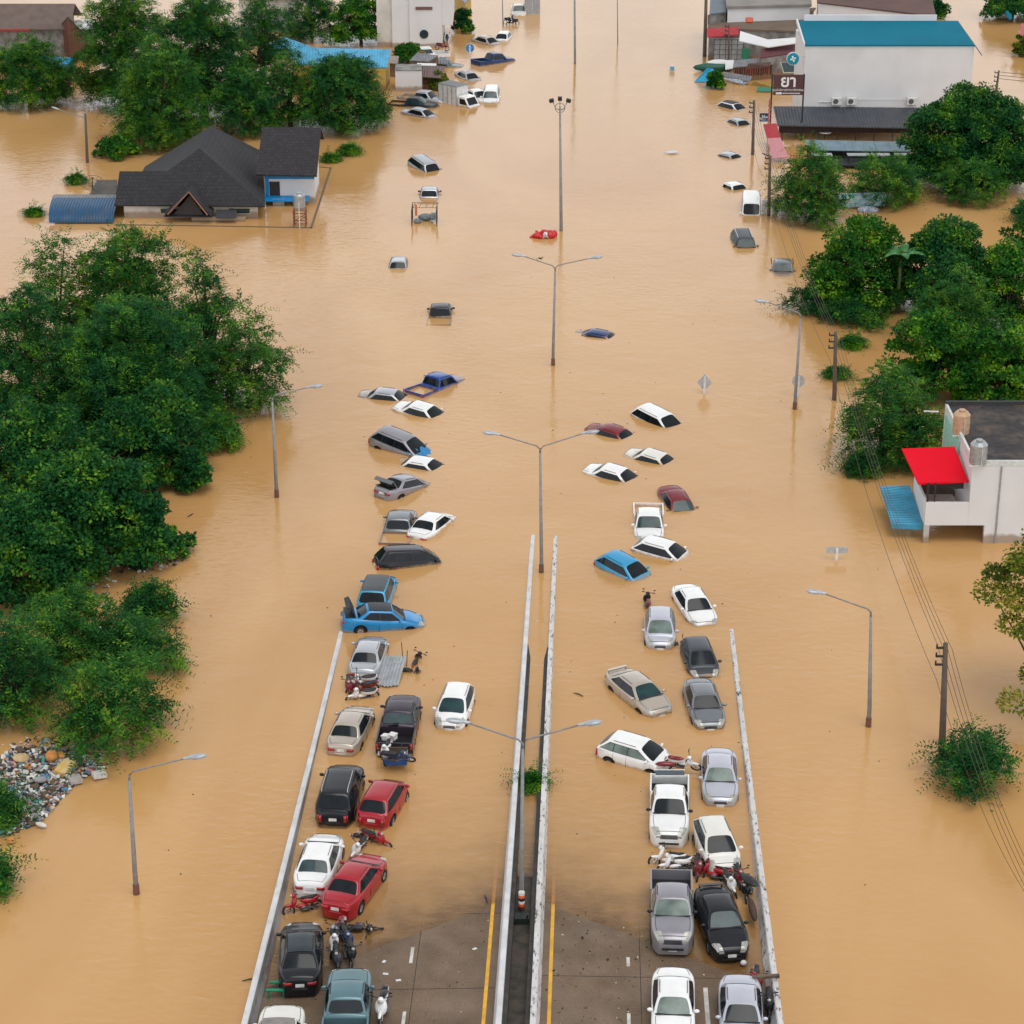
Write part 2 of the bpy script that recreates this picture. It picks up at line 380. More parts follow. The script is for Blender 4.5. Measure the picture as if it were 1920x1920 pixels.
    pl = MB(); pl.box((0, 0, 0), (.02, .36, .14)); d['plate'] = pl.mesh('plate')
    g = MB()
    big = ty in ('pickup', 'suv')
    for k in range(4 if big else 3): g.box((0, 0, k*.055), (.04, W*(.44 if big else .36)-k*.02, .035))
    g.box((.085, 0, -.22), (.04, W*.5, .08))
    d['grille'] = g.mesh('grille')
    if ty == 'pickup':
        b = MB(); x0, x1 = -L/2, T['bed']; w = W/2; zt_ = 1.10; xw = wheels_x(T)[1]
        arcp = [(xw+.41*math.cos(a), .32+.41*math.sin(a)) for a in [math.pi*k/8 for k in range(9)]]
        prof = [(x1-.02, .42), (x1-.02, zt_), (x0, zt_), (x0, .48)]+[(xw-.41, .45)]+[p for p in arcp[::-1] if p[1] > .45]+[(xw+.41, .45)]
        for s in (-1, 1): b.prism([(x, s*w, z) for x, z in prof], (0, -s*.07, 0))
        b.box((x0+.03, 0, .80), (.06, W-.15, .56)); b.box((x1-.06, 0, .76), (.05, W-.15, .64))
        d['bed'] = b.mesh('pickup_bed')
        fl = MB(); fl.box(((x0+x1)/2, 0, .56), (x1-x0-.14, W-.16, .05))
        for k in range(-4, 5): fl.box(((x0+x1)/2, k*.17, .60), (x1-x0-.2, .06, .03))
        d['bed_floor'] = fl.mesh('pickup_bed_floor')
        rb = MB(); rb.box((x0-.06, 0, .5), (.14, W*.9, .14)); d['rear_bumper'] = rb.mesh('rear_bumper')
    MC[ty] = d
    return d
ALLCARS = []
def place(ty, px, py, vec, sink, pitch=0., roll=0., road=False):
    """world matrix of a vehicle whose roof centre shows at px, py"""
    T = TYPES[ty]; xr = (T['xb']+T['xc'])/2; z = T['H']-sink
    a, b = P(px, py, z), P(px+vec[0]*.1, py+vec[1]*.1, z)
    h = math.atan2(b.y-a.y, b.x-a.x)
    M = Euler((R(roll), R(pitch), 0)).to_matrix().to_4x4()
    M = Matrix.Rotation(h, 4, 'Z') @ M
    off = M.to_3x3() @ Vector((xr, 0, T['H']))
    return Matrix.Translation(a-off) @ M, h
def car(ty, col, px, py, vec, sink, label, pitch=0., roll=0., glass='dark', roof=None, far=False, wheels=True,
        name=None, cat=None, wglass=None, group=None, skip=(), mir=None, rails=False, spoiler=False, sglass=None):
    T = TYPES[ty]; d = car_meshes(ty); L, W = T['L'], T['W']
    Mx, h = place(ty, px, py, vec, sink, pitch, roll)
    nm = name or {'sedan': 'sedan_car', 'coupe': 'sedan_car', 'hatch': 'hatchback_car', 'mpv': 'people_carrier', 'suv': 'suv_car', 'van': 'van', 'pickup': 'pickup_truck'}[ty]
    ct = cat or {'sedan': 'car', 'coupe': 'car', 'hatch': 'car', 'mpv': 'car', 'suv': 'car', 'van': 'van', 'pickup': 'pickup truck'}[ty]
    root = empty(nm, (0, 0, 0), label, ct, group); root.matrix_world = Mx
    pm = PT[col]; gm = GL[wglass or glass]; gs = GL[sglass or glass]
    objm('body', d['body'], pm, root)
    if 'windscreen' not in skip: objm('windscreen', d['windscreen'], gm, root)
    if 'rear_window' not in skip: objm('rear_window', d['rear_window'], GL[glass], root)
    objm('window_trim', d['window_trim'], M_BLK, root)
    for s, me in d['side']: objm('side_window', me, gs, root)
    for s in (-1, 1):
        o = objm('mirror', d['mirror'], PT[mir] if mir else pm, root); o.location = (T['xa']-.32, s*(W/2+.05), T['zc']+.05)
    if ty == 'pickup':
        objm('bed', d['bed'], pm, root); objm('bed_floor', d['bed_floor'], M_BLK, root)
        if not far: objm('rear_bumper', d['rear_bumper'], M_CHROME, root)
    if not far:
        for s in (-1, 1):
            o = objm('headlight', d['headlight'][s], M_LAMP, root)
            z = T['zd']-.30 if ty in ('sedan', 'coupe') else T['zd']-.32
            if ty == 'pickup': z = .9
            o = objm('taillight', d['taillight'], M_TAIL, root)
            o.location = ((-L/2+.0 if ty != 'pickup' else -L/2-.012), s*(W*.295 if ty in ('sedan', 'coupe') else W*.315 if ty != 'pickup' else W/2-.09), z)
            o.scale = (1, s, 1)
        o = objm('plate', d['plate'], M_PLATE, root); o.location = (L/2+.035, 0, .44)
        o = objm('plate', d['plate'], M_PLATE, root); o.location = ((-L/2-.02, 0, .70) if ty != 'pickup' else (-L/2-.14, 0, .52))
        o = objm('grille', d['grille'], M_BLK if col not in ('beige',) else M_CHROME, root); o.location = (L/2-.005, 0, T['zn']-.14)
        if wheels:
            for xw in wheels_x(T):
                for s in (-1, 1):
                    o = objm('wheel', d['tyre'], M_TYRE, root); o.location = (xw, s*(W/2-.105), .315)
                    r_ = objm('rim', d['rim'], M_RIM, o)
        lb = MB().box((0, 0, .36), (T['L']*.82, W*.8, .2)); lb.build('underbody', M_BLK, root)
    if roof:
        xb, xc = T['xb'], T['xc']
        b = MB(); rm = roof
        vs, fs = patch(lambda u, v: (xc+.02+(xb-xc-.04)*u, (v*2-1)*(T['wr']-.04), T['H']+.044-.04*abs(v*2-1)**2-.03*abs(u*2-1)**4), 8, 6)
        b.add(vs, fs); b.build('roof_panel', rm, root, True)
    if rails:
        b = MB()
        for s in (-1, 1): b.tube([(T['xc']+.1, s*(T['wr']-.06), T['H']-.01), (T['xc']+.25, s*(T['wr']-.06), T['H']+.06), (T['xb']-.35, s*(T['wr']-.06), T['H']+.06), (T['xb']-.15, s*(T['wr']-.06), T['H'])], .022, 5)
        b.build('roof_rail', M_CHROME, root)
    if spoiler:
        b = MB(); b.box((-L/2+.14, 0, T['zd']+.11), (.20, W*.62, .03), (0, -.12, 0))
        for s in (-1, 1): b.box((-L/2+.16, s*W*.28, T['zd']+.05), (.12, .04, .12))
        b.build('spoiler', pm, root)
    root['_h'] = h
    ALLCARS.append(root)
    return root
def trunk_lid(root, ty, m, ang=60):
    T = TYPES[ty]; L = T['L']; b = MB(); w = T['W']*.40
    # open lid hinged at the rear glass base, lining dark on the inside
    b.box((-.32, 0, 0), (.66, w*2, .05)); b.box((-.66, 0, -.12), (.05, w*2, .26))
    o = b.build('trunk_lid', m, root); o.location = (T['xd']-.04, 0, T['zd']+.06); o.rotation_euler = (0, R(ang), 0)
    q = MB(); q.box((T['xd']-.33, 0, T['zd']+.036), (.52, w*1.8, .02)); q.build('trunk_opening', M_BLK, root)
def clean_car_props():
    for r in ALLCARS:
        if '_h' in r: del r['_h']

# ------------------------------------------------------------ motorcycles
def bike_parts():
    if 'bike' in MC: return MC['bike']
    d = {}
    w = MB(); w.torus((0, 0, 0), .245, .045, 22, 6); d['tyre'] = w.mesh('bike_tyre', True)
    r = MB(); r.torus((0, 0, 0), .205, .012, 18, 4)
    for k in range(8):
        a = k*math.pi/4; r.tube([(0, 0, 0), (.2*math.cos(a), 0, .2*math.sin(a))], .008, 3)
    r.disc((0, 0, 0), (0, 1, 0), .04, .1, 8); d['rim'] = r.mesh('bike_rim')
    b = MB()
    b.ell((-.30, 0, .60), (.42, .13, .14), (0, -.12, 0)); b.ell((-.55, 0, .66), (.25, .10, .09), (0, .35, 0))
    b.ell((.05, 0, .42), (.30, .10, .09)); b.ell((.36, 0, .66), (.10, .22, .30), (0, -.35, 0)); b.ell((.36, 0, .92), (.12, .12, .12))
    d['body'] = b.mesh('bike_body', True)
    s = MB(); s.ell((-.30, 0, .755), (.40, .125, .06), (0, -.06, 0), 12, 6); s.ell((-.55, 0, .785), (.16, .11, .045)); d['seat'] = s.mesh('bike_seat', True)
    h = MB(); h.tube([(.26, -.34, 1.03), (.32, -.16, 1.0), (.34, 0, .98), (.32, .16, 1.0), (.26, .34, 1.03)], .018, 5)
    for q in (-1, 1):
        h.tube([(.29, q*.24, 1.01), (.30, q*.30, 1.16)], .008, 4); h.ell((.30, q*.32, 1.18), (.02, .06, .04))
        h.tube([(.27, q*.28, 1.03), (.26, q*.38, 1.03)], .026, 6)
    d['handlebar'] = h.mesh('bike_handlebar')
    f = MB()
    for q in (-1, 1): f.tube([(.36, q*.07, .85), (.60, q*.07, .28)], .02, 5)
    f.ell((.60, 0, .52), (.24, .065, .07), (0, .1, 0)); d['fork'] = f.mesh('bike_fork', True)
    e = MB(); e.ell((-.02, 0, .33), (.18, .13, .12)); e.tube([(0, -.13, .3), (-.3, -.15, .28), (-.75, -.16, .36)], [.02, .04, .045], 8); e.box((-.1, 0, .27), (.4, .4, .03)); e.tube([(-.62, .1, .29), (-.1, .08, .33)], .03, 5)
    d['engine'] = e.mesh('bike_engine', True)
    l = MB(); l.ell((.46, 0, .93), (.06, .08, .07)); d['headlight'] = l.mesh('bike_headlight', True)
    t = MB(); t.ell((-.78, 0, .70), (.05, .08, .05)); d['taillight'] = t.mesh('bike_taillight', True)
    p = MB(); p.box((-.86, 0, .55), (.015, .17, .15), (0, -.3, 0)); d['plate'] = p.mesh('bike_plate')
    MC['bike'] = d
    return d
def bike(col, px, py, vec, label, z=None, lean=0., pitch=0., seat=None, name='motorcycle', scale=1., far=False):
    d = bike_parts()
    zz = road_z_px(px, py)+.45 if z is None else z+.45
    a, b = P(px, py, zz), P(px+vec[0]*.1, py+vec[1]*.1, zz); h = math.atan2(b.y-a.y, b.x-a.x)
    M = Matrix.Rotation(h, 4, 'Z') @ Euler((R(lean), R(pitch), 0)).to_matrix().to_4x4()
    off = M.to_3x3() @ Vector((-.05, 0, .45 if abs(lean) < 40 else .45))
    base = a-off
    if abs(lean) >= 40: base = a-off+Vector((0, 0, -.28))
    root = empty(name, (0, 0, 0), label, 'motorbike', 'motorbikes wedged between the cars'); root.matrix_world = Matrix.Translation(base) @ M @ Matrix.Scale(scale, 4)
    pm = PT.get(col) or MATS[col]
    for x in (.64, -.60):
        o = objm('wheel', d['tyre'], M_TYRE, root); o.location = (x, 0, .29)
        if not far: objm('rim', d['rim'], M_RIM, o)
    objm('body', d['body'], pm, root); objm('seat', d['seat'], PT.get(seat) if seat else M_BLK, root); objm('handlebar', d['handlebar'], M_BLK, root)
    objm('fork', d['fork'], pm, root)
    if not far:
        objm('engine', d['engine'], mat('engine_metal', (.12, .12, .13), .4, .6), root)
        objm('headlight', d['headlight'], M_LAMP, root); objm('taillight', d['taillight'], M_TAIL, root); objm('plate', d['plate'], M_PLATE, root)
    return root
# ------------------------------------------------------------ camera, light, sky
cam = bpy.data.cameras.new('camera'); co = bpy.data.objects.new('camera', cam); C.objects.link(co)
co.location = (0, 0, CAMH); co.rotation_euler = (math.pi/2-TH, 0, 0)
cam.sensor_width = 36; cam.lens = FPX/1920*36; cam.clip_start = 1; cam.clip_end = 12000
bpy.context.scene.camera = co
SUN_EL, SUN_AZ = R(70), R(150)
w = bpy.data.worlds.new('World'); bpy.context.scene.world = w; w.use_nodes = True; nt = w.node_tree
bg = nt.nodes['Background']; sky = nd(nt, 'ShaderNodeTexSky', sky_type='NISHITA')
sky.sun_disc = False; sky.sun_elevation = SUN_EL; sky.sun_rotation = SUN_AZ; sky.dust_density = 4; sky.air_density = 1.2; sky.ozone_density = 1
hs = nd(nt, 'ShaderNodeHueSaturation'); hs.inputs['Saturation'].default_value = .18
# broken overcast: clouds whiten and even out the sky
tc = nd(nt, 'ShaderNodeTexCoord'); no = nd(nt, 'ShaderNodeTexNoise'); no.inputs['Scale'].default_value = 2.2; no.inputs['Detail'].default_value = 5
mp = nd(nt, 'ShaderNodeMapping'); mp.inputs['Scale'].default_value = (1, 1, 2.5); nt.links.new(tc.outputs['Generated'], mp.inputs[0]); nt.links.new(mp.outputs[0], no.inputs['Vector'])
mr = nd(nt, 'ShaderNodeMapRange'); mr.inputs['From Min'].default_value = .3; mr.inputs['From Max'].default_value = .7; mr.inputs['To Min'].default_value = .9; mr.inputs['To Max'].default_value = 1.12
nt.links.new(no.outputs['Fac'], mr.inputs['Value'])
cl = nd(nt, 'ShaderNodeMix', data_type='RGBA'); cl.inputs[0].default_value = .6; cl.inputs[7].default_value = (6.4, 6.6, 6.8, 1)
nt.links.new(sky.outputs[0], hs.inputs['Color']); nt.links.new(hs.outputs[0], cl.inputs[6])
vm = nd(nt, 'ShaderNodeVectorMath', operation='SCALE'); nt.links.new(cl.outputs[2], vm.inputs[0]); nt.links.new(mr.outputs[0], vm.inputs['Scale'])
sx = nd(nt, 'ShaderNodeSeparateXYZ'); nt.links.new(tc.outputs['Generated'], sx.inputs[0])
gz = nd(nt, 'ShaderNodeMapRange'); gz.inputs['From Min'].default_value = .28; gz.inputs['From Max'].default_value = .7; gz.inputs['To Min'].default_value = 2.15; gz.inputs['To Max'].default_value = .8
nt.links.new(sx.outputs[2], gz.inputs['Value']); v2 = nd(nt, 'ShaderNodeVectorMath', operation='SCALE'); nt.links.new(vm.outputs[0], v2.inputs[0]); nt.links.new(gz.outputs[0], v2.inputs['Scale'])
nt.links.new(v2.outputs[0], bg.inputs['Color']); bg.inputs['Strength'].default_value = .115
sl = bpy.data.lights.new('sun', 'SUN'); sl.energy = 1.2; sl.angle = R(40); sl.color = (1, .96, .9)
so = bpy.data.objects.new('sun', sl); C.objects.link(so)
so.rotation_euler = Vector((-math.sin(SUN_AZ)*math.cos(SUN_EL), -math.cos(SUN_AZ)*math.cos(SUN_EL), -math.sin(SUN_EL))).to_track_quat('-Z', 'Y').to_euler()
vs_ = bpy.context.scene.view_settings; vs_.view_transform = 'Standard'; vs_.look = 'None'; vs_.exposure = .06; vs_.gamma = 1
bpy.context.scene.cycles.max_bounces = 6; bpy.context.scene.cycles.transparent_max_bounces = 12

# ------------------------------------------------------------ road profile
KX = .0358
def ux(u, Y): return u+KX*(Y-80)
def base_z(Y):
    d = Y-84.5
    return -.03*d if d < 0 else -1.3*(1-math.exp(-d*.03/1.3))
UL, UR, ML, MR_ = -10.1, 10.62, -.52, 1.12
def road_z(x, y):
    u = x-KX*(y-80); dist = max(ML-u, u-MR_, 0)
    return base_z(y)-.02*dist
def road_z_px(px, py):
    p = P(px, py, 0)
    for _ in range(6): p = P(px, py, road_z(p.x, p.y))
    return p.z
# road surface (one sheet with the median strip)
M_ROAD = mat('concrete_road', (.185, .128, .084), .7, 0, .2, .5, .0, col2=(.115, .078, .050), spec=.25); nt = M_ROAD.node_tree
_b = nt.nodes['Principled BSDF']; _prev = _b.inputs['Base Color'].links[0].from_socket
_tc = nd(nt, 'ShaderNodeTexCoord'); _n = nd(nt, 'ShaderNodeTexNoise'); _n.inputs['Scale'].default_value = 22; _n.inputs['Detail'].default_value = 8
nt.links.new(_tc.outputs['Object'], _n.inputs['Vector'])
_r = nd(nt, 'ShaderNodeMapRange'); _r.inputs['From Min'].default_value = .35; _r.inputs['From Max'].default_value = .65; _r.inputs['To Min'].default_value = .72; _r.inputs['To Max'].default_value = 1.25
nt.links.new(_n.outputs['Fac'], _r.inputs['Value'])
_v = nd(nt, 'ShaderNodeVectorMath', operation='SCALE'); nt.links.new(_prev, _v.inputs[0]); nt.links.new(_r.outputs[0], _v.inputs['Scale']); nt.links.new(_v.outputs[0], _b.inputs['Base Color'])
_n3 = nd(nt, 'ShaderNodeTexNoise'); _n3.inputs['Scale'].default_value = .35; nt.links.new(_tc.outputs['Object'], _n3.inputs['Vector'])
_r3 = nd(nt, 'ShaderNodeMapRange'); _r3.inputs['From Min'].default_value = .4; _r3.inputs['From Max'].default_value = .62; _r3.inputs['To Min'].default_value = .4; _r3.inputs['To Max'].default_value = .75
nt.links.new(_n3.outputs['Fac'], _r3.inputs['Value']); nt.links.new(_r3.outputs[0], _b.inputs['Roughness'])
def strip(name, mt, u0, u1, Y0, Y1, dz, nY=40, nu=6, label=None):
    vs = []; fs = []
    for j in range(nY+1):
        Y = Y0+(Y1-Y0)*j/nY
        for i in range(nu+1):
            u = u0+(u1-u0)*i/nu; x = ux(u, Y); vs.append((x, Y, road_z(x, Y)+dz))
    for j in range(nY):
        for i in range(nu): a = j*(nu+1)+i; fs.append((a, a+1, a+nu+2, a+nu+1))
    return vs, fs
for nm, a, b in (('road', UL, ML), ('road', MR_, UR)):
    m = MB(); m.add(*strip('', None, a, b, 25, 190, 0, 120, 8)); o = m.build(nm, M_ROAD); tag(o, kind='structure')
M_MED = mat('median_silt', (.075, .058, .045), .8, 0, .3, 2.2, .5, col2=(.022, .024, .02))
m = MB(); m.add(*strip('', None, ML, MR_, 25, 190, .06, 120, 3)); tag(m.build('median_strip', M_MED), kind='structure')
M_YEL = mat('yellow_line', (.78, .40, .02), .6, scale=3, dirt=.35); M_WHL = mat('white_line', (.62, .6, .56), .6, scale=3, dirt=.5)
m = MB()
for a in (-1.05, 1.55): m.add(*strip('', None, a, a+.15, 25, 96, .006, 60, 1))
tag(m.build('yellow_edge_line', M_YEL), kind='structure')
m = MB()
def uY(px, py):
    z = road_z_px(px, py); p = P(px, py, z); return p.x-KX*(p.y-80), p.y
for px, y0, y1 in ((770, 1776, 1806), (750, 1897, 1960), (1178, 1795, 1812), (1180, 1900, 1960)):
    u, Ya = uY(px, y1); _, Yb = uY(px, y0); m.add(*strip('', None, u-.07, u+.07, Ya, Yb, .006, 6, 1))
for px, y0, y1, w_ in ((1333, 1852, 1990, .09), (601, 1862, 1990, .09)):
    u, Ya = uY(px, y1); _, Yb = uY(px, y0); m.add(*strip('', None, u-w_, u+w_, Ya, Yb, .006, 10, 1))
tag(m.build('white_lane_line', M_WHL), kind='structure')
M_JNT = mat('joint_tar', (.03, .025, .022), .8)
m = MB()
m.add(*strip('', None, -3.96, -3.93, 25, 96, .004, 60, 1)); m.add(*strip('', None, 5.3, 5.33, 25, 96, .004, 60, 1))
for Y in (72, 77.9, 83.6, 89.4): m.add(*strip('', None, UL, ML, Y, Y+.035, .004, 1, 8)); m.add(*strip('', None, MR_, UR, Y+.9, Y+.935, .004, 1, 8))
tag(m.build('road_joint', M_JNT), kind='structure')

# ------------------------------------------------------------ flood water: muddy, clear only over the shallow road
W = bpy.data.materials.new('flood_water'); W.use_nodes = True; nt = W.node_tree; nt.nodes.clear()
out = nd(nt, 'ShaderNodeOutputMaterial'); geo = nd(nt, 'ShaderNodeNewGeometry')
def noise(scale, detail=4, mapping=None, dist=0.):
    mp = nd(nt, 'ShaderNodeMapping'); mp.inputs['Scale'].default_value = mapping or (1, 1, 1); nt.links.new(geo.outputs['Position'], mp.inputs[0])
    n = nd(nt, 'ShaderNodeTexNoise'); n.inputs['Scale'].default_value = scale; n.inputs['Detail'].default_value = detail; n.inputs['Distortion'].default_value = dist
    nt.links.new(mp.outputs[0], n.inputs['Vector']); return n.outputs['Fac']
mud = nd(nt, 'ShaderNodeMix', data_type='RGBA'); mud.inputs[6].default_value = (.545, .312, .125, 1); mud.inputs[7].default_value = (.475, .258, .092, 1)
mr = nd(nt, 'ShaderNodeMapRange'); mr.inputs['From Min'].default_value = .35; mr.inputs['From Max'].default_value = .65
nt.links.new(noise(.045, 9, (1, .45, 1), 1.5), mr.inputs['Value']); nt.links.new(mr.outputs[0], mud.inputs[0])
dif = nd(nt, 'ShaderNodeBsdfDiffuse'); nt.links.new(mud.outputs[2], dif.inputs['Color'])
tr = nd(nt, 'ShaderNodeBsdfTransparent'); tr.inputs['Color'].default_value = (.92, .78, .58, 1)
at = nd(nt, 'ShaderNodeAttribute', attribute_name='depth')
ex = nd(nt, 'ShaderNodeMath', operation='DIVIDE'); ex.inputs[1].default_value = -.12
nd_ = nd(nt, 'ShaderNodeTexNoise'); nd_.inputs['Scale'].default_value = .7; nd_.inputs['Detail'].default_value = 5; nt.links.new(geo.outputs['Position'], nd_.inputs['Vector'])
na = nd(nt, 'ShaderNodeMath', operation='MULTIPLY_ADD'); na.inputs[1].default_value = .16; nt.links.new(nd_.outputs['Fac'], na.inputs[0])
nb = nd(nt, 'ShaderNodeMath', operation='ADD'); nb.inputs[1].default_value = -.06; nt.links.new(at.outputs['Fac'], nb.inputs[0]); nt.links.new(nb.outputs[0], na.inputs[2])
nm_ = nd(nt, 'ShaderNodeMath', operation='MAXIMUM'); nm_.inputs[1].default_value = .015; nt.links.new(na.outputs[0], nm_.inputs[0]); nt.links.new(nm_.outputs[0], ex.inputs[0])
e2 = nd(nt, 'ShaderNodeMath', operation='EXPONENT'); nt.links.new(ex.outputs[0], e2.inputs[0])
mixb = nd(nt, 'ShaderNodeMixShader'); nt.links.new(e2.outputs[0], mixb.inputs[0]); nt.links.new(dif.outputs[0], mixb.inputs[1]); nt.links.new(tr.outputs[0], mixb.inputs[2])
gl = nd(nt, 'ShaderNodeBsdfGlossy'); gl.inputs['Roughness'].default_value = .04
def bump(sock, strength, dist, prev=None):
    b = nd(nt, 'ShaderNodeBump'); b.inputs['Strength'].default_value = strength; b.inputs['Distance'].default_value = dist
    nt.links.new(sock, b.inputs['Height'])
    if prev: nt.links.new(prev, b.inputs['Normal'])
    return b.outputs[0]
# wind ripples, stronger where the current runs (patchy)
msk = nd(nt, 'ShaderNodeMapRange'); msk.inputs['From Min'].default_value = .42; msk.inputs['From Max'].default_value = .62; msk.inputs['To Min'].default_value = .3; msk.inputs['To Max'].default_value = 1.
nt.links.new(noise(.035, 4, (1, .7, 1), 1.2), msk.inputs['Value'])
def masked(s):
    m_ = nd(nt, 'ShaderNodeMath', operation='MULTIPLY'); nt.links.new(s, m_.inputs[0]); nt.links.new(msk.outputs[0], m_.inputs[1]); return m_.outputs[0]
b1 = bump(masked(noise(1.3, 5, (1, 1.7, 1), .6)), .62, .075)
b2 = bump(noise(.25, 3, (1, 1, 1), .5), .3, .16, b1)
b3 = bump(masked(noise(4.5, 3, (.7, 1.8, 1), .4)), .3, .03, b2)
fr = nd(nt, 'ShaderNodeFresnel'); fr.inputs['IOR'].default_value = 1.45; nt.links.new(b3, fr.inputs['Normal']); nt.links.new(b3, gl.inputs['Normal'])
mx = nd(nt, 'ShaderNodeMixShader'); nt.links.new(fr.outputs[0], mx.inputs[0]); nt.links.new(mixb.outputs[0], mx.inputs[1]); nt.links.new(gl.outputs[0], mx.inputs[2])
nt.links.new(mx.outputs[0], out.inputs['Surface'])
us = [-2500, -400, -60, -10.35, -10.1]+[UL+.02+(UR-UL-.04)*i/42 for i in range(43)]+[UR, UR+.3, 60, 400, 2500]
Ys = [20, 60, 66]+[68+i*.5 for i in range(80)]+[112, 118, 126, 140, 160, 190, 230, 300, 500, 1200, 6000]
vs = []; dep = []
for Y in Ys:
    for u in us:
        x = ux(u, Y); vs.append((x, Y, 0)); z = road_z(x, Y)
        if ML < u < MR_: z += .06
        dep.append(max(-z, 0) if UL < u < UR and Y < 108 else 6.)
n = len(us); fs = [(j*n+i, j*n+i+1, (j+1)*n+i+1, (j+1)*n+i) for j in range(len(Ys)-1) for i in range(n-1)]
m = MB(); m.add(vs, fs); wo = m.build('flood_water', W); tag(wo, kind='structure')
a = wo.data.attributes.new('depth', 'FLOAT', 'POINT'); a.data.foreach_set('value', dep)

# ------------------------------------------------------------ barriers
def conc(name, c1, c2, lo, hi, scale):
    m = mat(name, c1, .75, 0, .1, 1.2); nt = m.node_tree; b = nt.nodes['Principled BSDF']; prev = b.inputs['Base Color'].links[0].from_socket
    tc = nd(nt, 'ShaderNodeTexCoord'); mp = nd(nt, 'ShaderNodeMapping'); mp.inputs['Scale'].default_value = (2.2, .55, 1.2); nt.links.new(tc.outputs['Object'], mp.inputs[0])
    n = nd(nt, 'ShaderNodeTexNoise'); n.inputs['Scale'].default_value = scale; n.inputs['Detail'].default_value = 9; n.inputs['Roughness'].default_value = .7
    nt.links.new(mp.outputs[0], n.inputs['Vector']); r = nd(nt, 'ShaderNodeMapRange'); r.inputs['From Min'].default_value = lo; r.inputs['From Max'].default_value = hi
    nt.links.new(n.outputs['Fac'], r.inputs['Value']); mxx = nd(nt, 'ShaderNodeMix', data_type='RGBA'); mxx.inputs[7].default_value = (*c2, 1)
    nt.links.new(r.outputs[0], mxx.inputs[0]); nt.links.new(prev, mxx.inputs[6]); nt.links.new(mxx.outputs[2], b.inputs['Base Color']); return m
M_BAR = conc('barrier_whitewash', (.60, .59, .58), (.07, .055, .045), .545, .62, 3.4)
M_BARL = conc('barrier_clean', (.62, .62, .63), (.30, .28, .27), .55, .75, 1.6)
M_BARG = conc('barrier_grey', (.30, .29, .29), (.12, .10, .09), .5, .7, 1.5)
def barrier(name, u0, sgn, top, label, mt, mg, h=.78, foot=.42, drop=-2.2, jag=.0):
    """parapet running along the road; sgn = side the road lies on"""
    prof = [(0, drop), (0, 1), (.20, 1), (.24, .96), (.30, .5), (foot, .14), (foot, -.05)]
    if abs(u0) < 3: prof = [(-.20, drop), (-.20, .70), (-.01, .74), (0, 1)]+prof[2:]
    vs = []; rows = []; Y = 25.
    while Y < 150: rows.append(Y); Y += .8
    for Y in rows:
        x = ux(u0, Y); z0 = road_z(x+sgn*.6, Y)
        for q, t in prof:
            zz = t if t == drop else z0+t*h
            vs.append((ux(u0+sgn*q, Y), Y, zz))
    n = len(prof); k = len(rows); fs = []; mi = []
    for j in range(k-1):
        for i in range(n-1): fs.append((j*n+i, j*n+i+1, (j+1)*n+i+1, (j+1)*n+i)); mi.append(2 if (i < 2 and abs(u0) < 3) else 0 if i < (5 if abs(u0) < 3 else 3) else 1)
    m = MB(); m.v = vs; m.f = fs; m.mi = mi
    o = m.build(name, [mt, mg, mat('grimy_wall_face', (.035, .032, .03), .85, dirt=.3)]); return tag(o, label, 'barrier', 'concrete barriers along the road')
barrier('concrete_barrier', UL-.32, 1, 0, 'clean white and grey concrete parapet along the left edge of the road', M_BARL, M_BARG)
barrier('concrete_barrier', UR+.22, -1, 0, 'peeling whitewashed concrete parapet along the right edge of the road', M_BAR, M_BAR)
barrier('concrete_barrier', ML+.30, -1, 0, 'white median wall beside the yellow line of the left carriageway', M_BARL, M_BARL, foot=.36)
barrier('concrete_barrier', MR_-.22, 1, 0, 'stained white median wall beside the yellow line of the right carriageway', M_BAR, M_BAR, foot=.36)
# ------------------------------------------------------------ the vehicles, near to far; (px, py) = middle of the roof, vec = where the front points
# left carriageway
car('pickup', 'offwhite', 520, 1925, (.16, -1), -.16, 'white pickup with flat grey canvas roof, cut off by bottom left corner of photo', roof=mat('grey_canvas', (.24, .22, .21), .8), glass='dark')
car('pickup', 'teal', 650, 1853, (.10, -1), -.08, 'faded teal grey pickup on dry road behind the black sedan')
car('coupe', 'black', 563, 1766, (.04, -1), 0, 'black sedan seen from behind on dry ground beside left parapet', roof=mat('black_glass_roof', (.02, .03, .04), .25))
car('sedan', 'red', 660, 1631, (68, -92), .08, 'bright red sedan in very shallow water, right of the white sedan')
car('sedan', 'white', 595, 1593, (37, -111), .12, 'white sedan with red tail lights between parapet and bright red sedan', glass='mid')
car('suv', 'black', 633, 1463, (28, -95), .22, 'black suv with long silver roof rails beside left parapet', rails=True)
car('hatch', 'red', 713, 1480, (46, -76), .22, 'red hatchback seen from behind next to the black suv', glass='dark')
car('sedan', 'beige', 655, 1345, (39, -81), .38, 'champagne beige sedan with dark rear window next to loaded black pickup')
car('pickup', 'purplegrey', 749, 1322, (20, -92), .30, 'dark pickup with its bed full of junk, left of lone white hatchback', glass='mid')
car('hatch', 'white', 855, 1292, (-31, 91), .42, 'lone white hatchback facing the camera in open water of left lane', glass='teal')
car('sedan', 'silver', 689, 1210, (23, -72), .45, 'silver sedan with red and white tail lamps beside corrugated sheet', pitch=1)
r = car('sedan', 'blue', 712, 1137, (1, -.07), .36, 'bright blue sedan nose down with black roof and open trunk', pitch=6, roof=mat('black_vinyl', (.022, .024, .028), .5))
trunk_lid(r, 'sedan', M_BLK, 62)
car('suv', 'azure', 704, 1092, (14, -42), .68, 'blue suv with black roof standing behind the bright blue sedan', roof=mat('black_roof_paint', (.02, .022, .025), .35), pitch=2)
